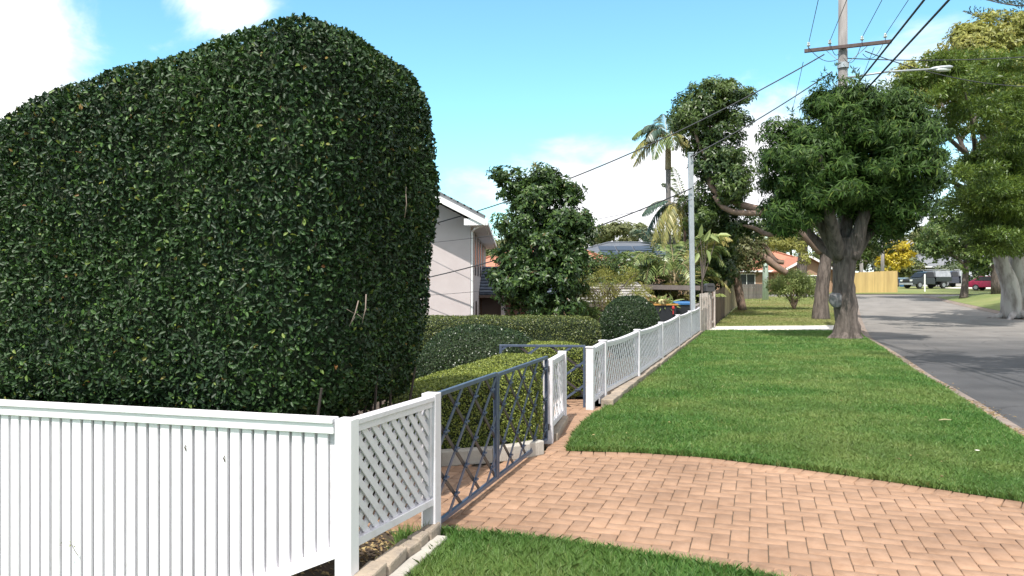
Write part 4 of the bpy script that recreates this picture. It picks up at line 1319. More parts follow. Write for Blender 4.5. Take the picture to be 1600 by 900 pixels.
def crown(blobs, n, L, W, m, parent, seed, clumps=60, cr=0.35, droop=0.15, rosette=0, six=False, shell=0.45, flat=0.75, spread=.55,
          name='crown', inner=0.0, curl=.12, per=None):
    """leaves gathered in clumps on the shells of ellipsoid blobs (cx,cy,cz,rx,ry,rz)"""
    r = np.random.default_rng(seed)
    B = np.array(blobs, dtype=float)
    w = (B[:, 3] * B[:, 5]) ** 0.9 + 1e-3
    k = r.choice(len(B), clumps, p=w / w.sum())
    dirv = unit(r.normal(0, 1, (clumps, 3)))
    rad = shell + (1 - shell) * r.uniform(0, 1, clumps) ** .6
    C = B[k, :3] + dirv * rad[:, None] * B[k, 3:6]
    CR = cr * r.uniform(.55, 1.35, clumps)
    if rosette:
        nc = n // rosette
        j = r.choice(clumps, nc, p=CR ** 2 / (CR ** 2).sum())
        g = unit(r.normal(0, 1, (nc, 3))) * (r.uniform(0, 1, (nc, 1)) ** .4)
        Rc = C[j] + g * CR[j][:, None] * np.array((1, 1, flat))
        A = unit(g * .9 + dirv[j] * .5 + np.array((0, 0, .35)))
        P = np.repeat(Rc, rosette, 0); Ax = np.repeat(A, rosette, 0)
        q = r.normal(0, 1, P.shape); q = unit(q - Ax * np.einsum('ij,ij->i', q, Ax)[:, None])
        D = unit(Ax * r.uniform(-.1, .7, (len(P), 1)) + q - np.array((0, 0, droop)))
        N = unit(Ax + r.normal(0, .25, P.shape))
        P = P + D * L * .05
    else:
        j = r.choice(clumps, n, p=CR ** 2 / (CR ** 2).sum())
        g = unit(r.normal(0, 1, (n, 3))) * (r.uniform(0, 1, (n, 1)) ** .5)
        P = C[j] + g * CR[j][:, None] * np.array((1, 1, flat))
        D = unit(g * .6 + dirv[j] * .35 + r.normal(0, spread, (n, 3)) - np.array((0, 0, droop)))
        N = unit(np.array((0, 0, .8)) + g * .5 + r.normal(0, .45, (n, 3)))
    Ls = L * r.uniform(.6, 1.3, len(P))
    return leaf_mesh(name, P, D, N, Ls, Ls * (W / L), m, parent, six=six, curl=curl), C


def pblob(cx, cy, rx, ry, Y, dep=None, dy=0.0):
    """blob from its centre and radii in photograph pixels at depth Y (real metres out)"""
    c = px(cx, cy, Y + dy)
    s = (Y + dy) / F
    return (c.x, c.y, c.z, rx * s, (dep if dep else (rx + ry) / 2 * s), ry * s)


def tree(name, label, base, cat='tree', group=None):
    return thing(name, label, cat, tuple(base), group=group)


def limbs_to(p, targets, r0, r1=.02, up=.35, seed=0):
    rr = random.Random(seed)
    out = []
    for t in targets:
        t = Vector(t); m = p.lerp(t, .5) + Vector((rr.uniform(-.15, .15), rr.uniform(-.15, .15), up * (t - p).length * .25))
        out.append(([p, m, t], [r0, r0 * .62, r1]))
    return out


def build_street_tree():
    Y = 24.0
    b = px(1322, 528, Y); b.z = -0.05
    t = tree('street_tree', 'dark round crowned street tree with a thick fissured trunk beside the road', (b.x, b.y, 0))
    P = lambda x, y, dy=0: px(x, y, Y + dy)
    fork = P(1322, 392)
    items = [([b, P(1323, 510), P(1320, 470), P(1318, 430), fork, P(1322, 372)], [.46, .375, .34, .32, .38, .32])]
    items += [([P(1316, 405), P(1296, 372), P(1272, 330), P(1255, 270)], [.28, .21, .15, .06]),
              ([P(1312, 400, -.1), P(1300, 355, -.5), P(1290, 300, -1.0), P(1280, 230, -1)], [.24, .18, .12, .05]),
              ([P(1324, 395), P(1322, 350, .2), P(1330, 290, .4), P(1326, 190, .4)], [.24, .17, .12, .04]),
              ([P(1330, 402, -.1), P(1342, 362, -.3), P(1360, 310, -.5), P(1395, 250, -.6)], [.28, .22, .14, .05]),
              ([P(1332, 400, .1), P(1352, 372, .5), P(1385, 330, .9), P(1430, 290, 1.2)], [.22, .16, .11, .04]),
              ([P(1310, 400, .2), P(1285, 385, .9), P(1255, 350, 1.5), P(1235, 300, 1.8)], [.2, .15, .1, .04])]
    for a in np.linspace(0, 2 * math.pi, 7)[:-1]:
        items.append(([b + Vector((0, 0, .42)), b + Vector((math.cos(a) * .43, math.sin(a) * .43, .06)), b + Vector((math.cos(a) * .72, math.sin(a) * .72, -.08))], [.20, .13, .04]))
    trunk_tubes(items, 14, .22).build('trunk', M_bark, t, smooth=True)
    mb = MB(); c = P(1305, 468, -.24); mb.ball(c, (.21, .13, .25), 14, 9)
    v = [Vector(q) for q in mb.v]
    mb.v = [tuple(q + (q - c) * .25 * mnoise.noise(q * 5)) for q in v]
    mb.build('burl', M_burl, t, smooth=True)
    bl = [pblob(1328, 235, 105, 98, Y, 2.2), pblob(1250, 265, 62, 75, Y, 1.7), pblob(1392, 258, 66, 82, Y, 1.8), pblob(1325, 200, 85, 55, Y, 1.7),
          pblob(1290, 158, 30, 28, Y, .6, -.4), pblob(1238, 325, 42, 34, Y, 1.0), pblob(1290, 305, 50, 30, Y, 1.4, -.6), pblob(1396, 322, 52, 36, Y, 1.3),
          pblob(1370, 322, 45, 26, Y, 1.0, .8), pblob(1432, 235, 32, 56, Y, 1.0), pblob(1222, 250, 34, 55, Y, 1.0), pblob(1352, 160, 36, 26, Y, .8), pblob(1408, 180, 40, 40, Y, .9)]
    bl += [pblob(1325, 260, 85, 80, Y, 1.7), pblob(1238, 338, 40, 22, Y, .9, -.2), pblob(1408, 345, 40, 24, Y, .8)]
    crown(bl, 125000, .21, .043, L_street, t, 21, clumps=520, cr=.40, droop=.6, rosette=6, shell=.5, curl=.25)
    # a few long shoots standing out of the top and the side
    r = np.random.default_rng(8); Q = []
    for (x, y) in ((1290, 112), (1284, 122), (1302, 108), (1278, 128), (1294, 130), (1268, 142), (1308, 124), (1345, 118), (1336, 106), (1352, 130), (1375, 134), (1238, 172), (1205, 212), (1196, 236), (1190, 262), (1232, 186), (1460, 170), (1400, 138), (1472, 230), (1476, 262)):
        c = np.array(P(x, y, r.uniform(-.8, .5)))
        for k in range(5): Q.append(c + np.array((0, 0, -k * .10)) + r.normal(0, .05, 3))
    for i in range(0, len(Q), 5):
      q = np.repeat(np.array(Q[i:i + 5]), 6, 0); n = len(q)
      leaf_mesh('shoot', q, r.normal(0, 1, (n, 3)) + np.array((0, 0, .35)), np.array((0, 0, 1)) + r.normal(0, .4, (n, 3)), r.uniform(.14, .24, n), r.uniform(.03, .045, n), L_street, t)


build_street_tree()


def build_leaning_tree():
    Y = 36.0
    P = lambda x, y, dy=0: px(x, y, Y + dy)
    b = P(1283, 492); b.z = zgf(b.x, b.y) - .05
    t = tree('leaning_tree', 'tree behind the street tree with long bare limbs reaching left to a tall dark crown', (b.x, b.y, b.z))
    items = [([b, P(1283, 470), P(1287, 430), P(1290, 395), P(1280, 372)], [.42, .33, .29, .28, .24]),
             ([P(1284, 392), P(1258, 368), P(1232, 352), P(1205, 334), P(1165, 322), P(1130, 308), P(1112, 292), P(1107, 265), P(1106, 235), P(1110, 195)], [.26, .20, .21, .20, .17, .16, .15, .14, .12, .05]),
             ([P(1205, 334, -.05), P(1178, 333, -.2), P(1150, 332, -.3), P(1128, 322, -.2), P(1116, 306, -.1)], [.13, .135, .13, .12, .10]),
             ([P(1232, 352, .2), P(1216, 363, .4), P(1198, 366, .5), P(1180, 357, .7), P(1160, 352, .8)], [.13, .13, .12, .1, .04]),
             ([P(1106, 250), P(1125, 215, .5), P(1140, 170, .6)], [.10, .07, .03]), ([P(1107, 262), P(1090, 220, -.3), P(1078, 175, -.3)], [.10, .07, .03]),
             ([P(1112, 292), P(1130, 290), P(1155, 265)], [.09, .06, .03]),
             ([P(1292, 396), P(1320, 370, .6), P(1350, 352, 1.0)], [.2, .13, .05])]
    trunk_tubes(items[:1], 12, .2).build('trunk', M_bark, t, smooth=True)
    trunk_tubes(items[1:], 10, .12).build('limbs', M_bark_red, t, smooth=True)
    bl = [pblob(1112, 155, 55, 30, Y, 1.2), pblob(1082, 172, 34, 36, Y, 1.0), pblob(1148, 152, 28, 26, Y, .9), pblob(1118, 195, 48, 32, Y, 1.2), pblob(1157, 185, 18, 18, Y, .6),
          pblob(1125, 232, 40, 28, Y, 1.1), pblob(1099, 238, 22, 20, Y, .8), pblob(1145, 262, 30, 34, Y, 1.0), pblob(1112, 262, 26, 22, Y, .9), pblob(1125, 290, 38, 28, Y, 1.1),
          pblob(1096, 325, 22, 36, Y, .8, .9), pblob(1125, 350, 36, 30, Y, 1.0, 1.8), pblob(1165, 345, 36, 24, Y, .9, 1.8), pblob(1198, 352, 28, 18, Y, .8, 1.7), pblob(1155, 296, 26, 10, Y, .6, .6)]
    crown(bl, 46000, .19, .065, L_fig, t, 22, clumps=250, cr=.46, droop=.3, rosette=6, shell=.45)
    # its own foliage right of the street tree's trunk
    bl2 = [pblob(1368, 360, 34, 30, Y, .9, 1.0), pblob(1345, 385, 22, 22, Y, .7, .8)]
    crown(bl2, 4500, .19, .06, L_fig, t, 23, clumps=40, cr=.42, droop=.4, rosette=6, name='side_branch')


build_leaning_tree()


def build_others():
    # olive tinted small tree with thick pruned pale limbs, beyond the tan fence
    Y = 43.0
    P = lambda x, y, dy=0: px(x, y, Y + dy)
    b = P(1160, 478); b.z = zgf(b.x, b.y)
    t = tree('pruned_tree', 'olive leaved tree with thick lopped pale limbs above the tan paling fence', tuple(b))
    items = [([b, P(1152, 440), P(1150, 405), P(1160, 388)], [.26, .22, .2, .18]),
             ([P(1152, 400), P(1168, 388, -.3), P(1195, 403, -.6), P(1215, 418, -.7), P(1229, 427, -.7)], [.19, .19, .21, .20, .17]),
             ([P(1165, 386), P(1190, 382, -.2), P(1205, 400, -.3), P(1214, 408, -.4), P(1224, 410, -.4)], [.16, .16, .15, .14, .13]),
             ([P(1150, 405), P(1140, 385), P(1130, 372)], [.14, .1, .05])]
    trunk_tubes(items, 9, .15).build('trunk', M_bark_red, t, smooth=True)
    bl = [pblob(1150, 375, 34, 18, Y, 1.0), pblob(1165, 398, 36, 28, Y, 1.2), pblob(1135, 400, 26, 30, Y, 1.1), pblob(1180, 372, 26, 14, Y, .8), pblob(1160, 420, 26, 16, Y, .9)]
    crown(bl, 13000, .16, .055, L_olive, t, 24, clumps=110, cr=.42, droop=.4, rosette=6)
    bl = [pblob(1212, 378, 28, 10, Y, .8), pblob(1236, 383, 20, 9, Y, .7), pblob(1250, 400, 12, 14, Y, .6)]
    crown(bl, 2600, .15, .06, L_wattle, t, 25, clumps=40, cr=.35, droop=.2, rosette=5, name='fresh_growth')

    # dark understorey behind the steel pole
    Y = 41.0
    b = px(1105, 470, Y); b.z = zgf(b.x, b.y)
    t = tree('dark_tree', 'dark shaded tree between the steel pole and the tan paling fence', tuple(b))
    trunk_tubes([([b, px(1108, 430, Y), px(1110, 380, Y)], [.18, .14, .08]), ([b, px(1134, 440, Y), px(1136, 400, Y)], [.16, .12, .06])], 8).build('trunk', M_bark_red, t, smooth=True)
    bl = [pblob(1100, 345, 28, 34, Y, 1.2), pblob(1112, 385, 38, 34, Y, 1.6), pblob(1098, 425, 26, 30, Y, 1.4), pblob(1125, 425, 26, 26, Y, 1.3), pblob(1085, 340, 18, 26, Y, .9), pblob(1078, 400, 20, 34, Y, 1.2), pblob(1060, 425, 24, 20, Y, 1.2), pblob(1095, 455, 30, 14, Y, 1.0)]
    crown(bl, 21000, .20, .08, L_fig, t, 26, clumps=150, cr=.5, droop=.3, rosette=6)

    # magnolia in the next front garden
    Y = 22.0
    P = lambda x, y, dy=0: px(x, y, Y + dy)
    b = P(845, 540); b.z = zgf(b.x, b.y)
    t = tree('magnolia_tree', 'tall glossy dark leaved magnolia beside the pinkish grey house', tuple(b))
    trunk_tubes([([b, P(845, 480), P(840, 400), P(838, 320), P(835, 270)], [.15, .12, .09, .06, .02]), ([P(845, 470), P(875, 400), P(890, 340)], [.07, .05, .02]),
                 ([P(843, 440), P(812, 380), P(805, 310)], [.06, .05, .02])], 8).build('trunk', M_bark, t, smooth=True)
    bl = [pblob(842, 305, 40, 34, Y, .7), pblob(850, 275, 24, 24, Y, .45), pblob(800, 290, 22, 26, Y, .5), pblob(820, 340, 46, 40, Y, .9), pblob(868, 335, 42, 44, Y, .9),
          pblob(845, 390, 62, 42, Y, 1.1), pblob(808, 405, 30, 36, Y, .8), pblob(890, 385, 26, 36, Y, .7), pblob(835, 440, 62, 40, Y, 1.1), pblob(880, 430, 34, 36, Y, .8),
          pblob(800, 445, 30, 34, Y, .8), pblob(845, 475, 66, 26, Y, 1.0), pblob(905, 350, 14, 16, Y, .35), pblob(782, 272, 9, 10, Y, .2), pblob(888, 295, 16, 18, Y, .35)]
    crown(bl, 56000, .135, .052, L_magnolia, t, 27, clumps=430, cr=.30, droop=.02, rosette=7, shell=.2, curl=.08)

    # feathery yellowish shrub and dark bush left of the ball shrub
    Y = 24.0
    b = px(945, 500, Y); b.z = zgf(b.x, b.y)
    t = tree('feathery_shrub', 'twiggy pale green feathery shrub behind the ball shrub', tuple(b), 'shrub')
    r = random.Random(2)
    items = [([b, px(945 + r.uniform(-20, 20), 465, Y), px(945 + r.uniform(-55, 55), 440 + r.uniform(-15, 20), Y + r.uniform(-.8, .8))], [.035, .02, .006]) for _ in range(22)]
    trunk_tubes(items, 5, 0).build('stems', M_twig, t)
    bl = [pblob(925, 440, 34, 22, Y, .7), pblob(965, 438, 36, 22, Y, .8), pblob(990, 455, 24, 20, Y, .6), pblob(940, 465, 40, 20, Y, .7), pblob(905, 460, 16, 24, Y, .5)]
    crown(bl, 9000, .07, .018, L_wattle, t, 28, clumps=130, cr=.2, droop=-.2, shell=.2)
    Y = 23.0
    b = px(905, 505, Y); b.z = zgf(b.x, b.y)
    t = tree('small_shrub', 'small yellow green shrub at the end of the long straight hedge', tuple(b), 'shrub')
    trunk_tubes([([b, px(905, 485, Y)], [.03, .015])], 5).build('stems', M_twig, t)
    crown([pblob(906, 484, 12, 14, Y, .3), pblob(922, 490, 14, 10, Y, .3)], 2200, .07, .03, L_young, t, 29, clumps=30, cr=.14, droop=-.1)
    Y = 31.0
    b = px(940, 500, Y); b.z = zgf(b.x, b.y)
    t = tree('broad_shrub', 'broad mid green shrub in front of the orange tiled roof', tuple(b), 'shrub')
    for it in (([b, px(938, 450, Y), px(930, 415, Y)], [.1, .08, .03]), ([b, px(955, 440, Y), px(965, 420, Y)], [.08, .06, .03])):
        trunk_tubes([it], 6).build('stem', M_twig, t)
    bl = [pblob(935, 412, 34, 22, Y, 1.0), pblob(915, 425, 28, 28, Y, .9), pblob(965, 425, 24, 22, Y, .8), pblob(985, 428, 16, 16, Y, .6), pblob(940, 440, 40, 20, Y, 1.0)]
    crown(bl, 12000, .12, .05, L_fig, t, 30, clumps=150, cr=.35, droop=.1, rosette=6)

    # little multi stemmed tree on the far lawn
    Y = 44.0
    P = lambda x, y, dy=0: px(x, y, Y + dy)
    b = P(1241, 477); b.z = zgf(b.x, b.y)
    t = tree('young_bush', 'small multi stemmed bush with loose silvery green leaves on the far lawn', tuple(b), 'bush')
    items = []
    for (x, y, dy) in ((1210, 445, -.3), (1225, 435, .4), (1240, 432, -.4), (1255, 436, .3), (1268, 447, 0), (1232, 452, -.5), (1252, 455, .5)):
        items.append(([b, P(1240 + (x - 1240) * .35, 463, dy * .4), P(x, y, dy)], [.06, .045, .015]))
    trunk_tubes(items, 6, .1).build('stems', M_bark_red, t, smooth=True)
    bl = [pblob(1238, 446, 34, 20, Y, 1.2), pblob(1215, 448, 16, 14, Y, .7), pblob(1262, 450, 14, 14, Y, .6), pblob(1236, 432, 20, 10, Y, .8)]
    crown(bl, 7500, .14, .045, L_fern, t, 31, clumps=130, cr=.32, droop=.0, shell=.2)
    # grey trunk further back
    Y = 60.0
    b = px(1252, 458, Y); b.z = zgf(b.x, b.y)
    t = tree('grey_trunked_tree', 'pale grey trunked tree between the tiled house and the far lawn', tuple(b))
    trunk_tubes([([b, px(1253, 425, Y), px(1255, 385, Y), px(1258, 350, Y)], [.45, .38, .34, .15])], 9).build('trunk', M_bark, t, smooth=True)
    bl = [pblob(1262, 350, 30, 20, Y, 1.6), pblob(1295, 345, 30, 20, Y, 1.6), pblob(1340, 385, 22, 30, Y, 1.4), pblob(1240, 372, 18, 10, Y, 1.0)]
    crown(bl, 5000, .24, .10, L_olive, t, 32, clumps=70, cr=.6, droop=.3, rosette=5)

    # white gum with layered sprays over the road
    Y = 38.0
    P = lambda x, y, dy=0: px(x, y, Y + dy)
    b = P(1588, 474); b.z = zgf(b.x, b.y) - .05
    t = tree('white_gum_tree', 'big tree with two leaning white trunks and layered green sprays at the right edge', tuple(b))
    items = [([P(1552, 365), P(1530, 290), P(1500, 220), P(1470, 160)], [.25, .16, .10, .04]), ([P(1590, 355, .3), P(1600, 260, .4), P(1590, 150, .5)], [.24, .15, .06]),
             ([P(1540, 320), P(1500, 290, -3), P(1450, 275, -7)], [.17, .10, .03]), ([P(1528, 285), P(1560, 235, -.8), P(1590, 185, -1.2)], [.15, .10, .03]),
             ([P(1510, 240), P(1470, 205, -3), P(1430, 165, -7)], [.13, .08, .03]), ([P(1525, 280), P(1520, 200, -4), P(1500, 120, -7)], [.13, .08, .03]), ([P(1500, 220), P(1530, 175, .5), P(1550, 120, .7)], [.12, .08, .03])]
    trunk_tubes(items, 10, .12).build('limbs', M_bark, t, smooth=True)  # upper limbs take the darker bark to stand for crown shade
    items = [([b + Vector((-.15, 0, 0)), P(1578, 450), P(1565, 410), P(1550, 360)], [.56, .40, .33, .25]),
             ([b + Vector((.35, .2, 0)), P(1596, 450, .2), P(1588, 410, .2), P(1590, 350, .3)], [.56, .42, .34, .24])]
    for a in np.linspace(0.3, 2 * math.pi + .3, 8)[:-1]:
        items.append(([b + Vector((0, 0, .4)), b + Vector((math.cos(a) * .8, math.sin(a) * .8, .06)), b + Vector((math.cos(a) * 1.5, math.sin(a) * 1.5, -.12))], [.24, .14, .04]))
    trunk_tubes(items, 12, .18).build('trunk', M_bark_white, t, smooth=True)
    r = np.random.default_rng(33)
    bl = []
    for (cx, cy, rx, ry) in ((1455, 118, 40, 12), (1490, 98, 38, 14), (1530, 92, 44, 14), (1575, 100, 40, 14), (1440, 150, 36, 14), (1490, 140, 46, 12), (1545, 135, 44, 14), (1590, 145, 36, 14),
                             (1520, 170, 50, 11), (1580, 175, 40, 14), (1555, 160, 30, 10), (1600, 200, 30, 16), (1440, 285, 46, 12), (1500, 278, 46, 14), (1545, 262, 40, 12), (1590, 240, 36, 16),
                             (1560, 300, 50, 24), (1585, 340, 44, 40), (1540, 345, 36, 26), (1575, 270, 44, 18), (1465, 195, 26, 14), (1620, 300, 40, 60), (1640, 180, 50, 50), (1660, 110, 60, 60), (1560, 375, 40, 22), (1595, 370, 30, 30), (1530, 315, 34, 22), (1600, 330, 40, 40), (1575, 320, 40, 40), (1410, 135, 22, 12), (1425, 165, 24, 12), (1540, 255, 36, 18), (1570, 225, 36, 16), (1530, 235, 28, 12), (1590, 285, 36, 24), (1555, 330, 40, 22), (1548, 290, 40, 20), (1600, 350, 36, 36), (1530, 200, 22, 9)):
        bl.append(pblob(cx, cy, rx, ry, Y, 1.7 + r.uniform(-.3, .5), r.uniform(-3.2, .8) - (1.2 if cy > 200 else 0) - (5.5 * min(1, max(0, (1600 - cx) / 130)))))
    crown(bl, 105000, .21, .055, L_spray, t, 34, clumps=600, cr=.55, droop=.05, flat=.32, shell=.3, spread=.5)

    # yellow green dome behind it
    Y = 54.0
    b = px(1560, 462, Y); b.z = zgf(b.x, b.y)
    t = tree('domed_tree', 'tall yellow green tree with a domed crown behind the street light', tuple(b))
    trunk_tubes([([b, px(1560, 350, Y), px(1555, 200, Y), px(1550, 90, Y)], [.5, .42, .3, .08]), ([px(1557, 250, Y), px(1500, 150, Y)], [.2, .05]), ([px(1557, 230, Y), px(1610, 120, Y)], [.2, .05])], 9).build('trunk', M_bark, t, smooth=True)
    bl = [pblob(1560, 80, 72, 60, Y, 3.0), pblob(1515, 95, 48, 55, Y, 2.6), pblob(1480, 125, 40, 45, Y, 2.2), pblob(1445, 140, 40, 28, Y, 1.8), pblob(1610, 90, 60, 70, Y, 3.0),
          pblob(1560, 150, 80, 50, Y, 3.0), pblob(1600, 220, 60, 50, Y, 2.5), pblob(1425, 118, 22, 16, Y, 1.0)]
    crown(bl, 60000, .34, .11, L_wattle, t, 35, clumps=420, cr=.75, droop=.1, rosette=5, shell=.6)

    # small street tree beyond
    Y = 55.0
    P = lambda x, y, dy=0: px(x, y, Y + dy)
    b = P(1506, 466); b.z = zgf(b.x, b.y)
    t = tree('small_street_tree', 'small loose crowned green tree with a thin trunk on the far right verge', tuple(b))
    trunk_tubes([([b, P(1508, 440), P(1510, 410), P(1512, 370), P(1508, 330)], [.30, .22, .20, .12, .04]), ([P(1509, 415), P(1480, 390), P(1462, 360)], [.12, .08, .03]),
                 ([P(1510, 410), P(1535, 385), P(1550, 360)], [.12, .08, .03])], 9, .15).build('trunk', M_bark, t, smooth=True)
    bl = [pblob(1505, 360, 40, 36, Y, 2.0), pblob(1470, 370, 34, 34, Y, 1.7), pblob(1490, 330, 38, 26, Y, 1.7), pblob(1540, 385, 32, 30, Y, 1.5), pblob(1500, 400, 44, 20, Y, 1.8),
          pblob(1530, 345, 30, 26, Y, 1.4), pblob(1455, 395, 18, 14, Y, 1.0), pblob(1540, 415, 24, 14, Y, 1.0), pblob(1524, 440, 8, 12, Y, .5)]
    crown(bl, 13000, .24, .11, L_young, t, 36, clumps=180, cr=.55, droop=.3, rosette=5, shell=.35)

    # golden bush
    Y = 92.0
    b = px(1402, 448, Y); b.z = zgf(b.x, b.y)
    t = tree('golden_tree', 'bright golden yellow tree above the new timber fence', tuple(b))
    trunk_tubes([([b, px(1402, 420, Y), px(1402, 390, Y)], [.2, .15, .08])], 7).build('trunk', M_bark, t, smooth=True)
    bl = [pblob(1402, 392, 20, 17, Y, 1.4), pblob(1395, 405, 15, 15, Y, 1.1), pblob(1411, 403, 13, 14, Y, 1.0), pblob(1392, 417, 12, 8, Y, .8), pblob(1378, 410, 7, 8, Y, .6)]
    crown(bl, 5200, .30, .16, L_yellow, t, 37, clumps=80, cr=.5, droop=.1, rosette=5, shell=.6)

    # Norfolk pine at the top right
    Y = 62.0
    b = px(1655, 455, Y); b.z = zgf(b.x, b.y)
    t = tree('pine_tree', 'tall pine whose branch tips reach in at the top right corner', tuple(b))
    top = px(1655, -160, Y)
    trunk_tubes([([b, px(1655, 200, Y), top], [.5, .35, .05])], 9).build('trunk', M_bark, t, smooth=True)
    r = np.random.default_rng(38); PP_, DD_ = [], []
    items = []
    for k, yb in enumerate(range(-130, 330, 30)):
        Lb = 1.0 + 6.2 * min(1, (yb + 170) / 190)
        for a in np.linspace(0, 2 * math.pi, 7)[:-1] + k * .5 + (math.pi - (k * .5) % 1.05 if yb in (20,) else 0):
            s0 = px(1655, yb + 14, Y)
            d = Vector((math.cos(a), math.sin(a), 0))
            e = s0 + d * Lb + Vector((0, 0, .6)); m = s0 + d * Lb * .5 + Vector((0, 0, -.15))
            items.append(([s0, m, e], [.09, .06, .02]))
            for t_ in np.linspace(.25, 1, 16):
                c = s0.lerp(m, t_ * 2) if t_ < .5 else m.lerp(e, t_ * 2 - 1)
                for sgn in (-1, 1):
                    q = d * .5 + Vector((-d.y, d.x, 0)) * sgn * .8 + Vector((0, 0, .75))
                    for w in range(6):
                        PP_.append(np.array(c + q * (.16 * w * (1.2 - t_ * .6)))); DD_.append(np.array(q) + r.normal(0, .35, 3))
    trunk_tubes(items, 5, 0).build('branches', M_bark, t)
    PP_ = np.repeat(np.array(PP_), 2, 0); DD_ = np.repeat(np.array(DD_), 2, 0) + r.normal(0, .3, (len(PP_), 3)); n = len(PP_)
    leaf_mesh('needles', PP_, DD_, r.normal(0, 1, (n, 3)), np.full(n, .30), np.full(n, .07), L_pine, t)


build_others()


# ------------------------------------------------------------------ palms
def frond(P, D, N, Lr, base, az, length, rise, droop, nleaf, ll, lw, rng, items=None, hang=.5, rw=.025):
    """one feather frond: rachis curve and paired leaflets"""
    d = Vector((math.cos(az), math.sin(az), 0))
    side = Vector((-d.y, d.x, 0))
    prev = None; pts = []
    for k in range(nleaf):
        t = (k + 1) / nleaf
        c = Vector(base) + d * (length * (t - .18 * t * t)) + Vector((0, 0, rise * length * t - droop * length * t * t))
        pts.append(c)
    for k in range(1, nleaf):
        t = (k + 1) / nleaf
        if t < .14: continue
        tan = (pts[k] - pts[k - 1]).normalized()
        prof = math.sin(math.pi * min(1, .12 + t * .86)) ** .6
        for sg in (-1, 1):
            v = side * sg * .85 + tan * .55 + Vector((0, 0, .25 - hang * (.4 + t)))
            P.append(tuple(pts[k])); D.append(tuple(v + Vector(tuple(rng.normal(0, .10, 3))))); N.append(tuple(tan.cross(side) + side * sg * .5)); Lr.append((ll * prof, lw))
    if items is not None:
        step = max(1, nleaf // 6)
        pp = [Vector(base)] + pts[::step] + [pts[-1]]
        items.append((pp, [rw * (1 - .8 * i / (len(pp) - 1)) for i in range(len(pp))]))


def palm(name, label, base, stems, seed, cat='palm', group=None):
    """stems: list of dict(top, r0, r1, fronds=[(az,len,rise,droop,material key)])"""
    rng = np.random.default_rng(seed)
    t = thing(name, label, cat, tuple(base), group=group)
    for st in stems:
        top = Vector(st['top'])
        if st.get('foot') is not None:
            mb = trunk_tubes([([Vector(st['foot']), Vector(st['foot']).lerp(top, .5), top], [st['r0'], st['r0'] * .9, st['r1']])], 8, .06)
            mb.build('trunk', st.get('mat', M_pole), t, smooth=True)
        if st.get('shaft'):
            trunk_tubes([([top + Vector((0, 0, -.1)), top + Vector((0, 0, st['shaft'] * .5)), top + Vector((0, 0, st['shaft']))], [st['r1'] * 1.25, st['r1'] * 1.15, st['r1'] * .5])], 8, 0).build('crownshaft', st.get('shaftmat', M_pal_tan), t, smooth=True)
            top = top + Vector((0, 0, st['shaft'] * .9))
        groups = {}
        for (az, ln, rise, droop, key) in st['fronds']:
            groups.setdefault(key, []).append((az, ln, rise, droop))
        for key, fl in groups.items():
            m = {'g': L_palm, 'y': L_palm_y, 'b': L_palm_b}[key]
            for (az, ln, rise, droop) in fl:
                P, D, N, Lr, it = [], [], [], [], []
                frond(P, D, N, Lr, top, az, ln, rise, droop, st.get('nl', 30), st.get('ll', .55), st.get('lw', .045), rng, it, st.get('hang', .5), st.get('rw', .025))
                Lr = np.array(Lr)
                f = leaf_mesh('frond', np.array(P), np.array(D), np.array(N), Lr[:, 0], Lr[:, 1], m, t, fold=.1, curl=.35)
                trunk_tubes(it, 5, 0).build('rachis', L_palm_y if key == 'y' else M_pal_tan, f)
    return t


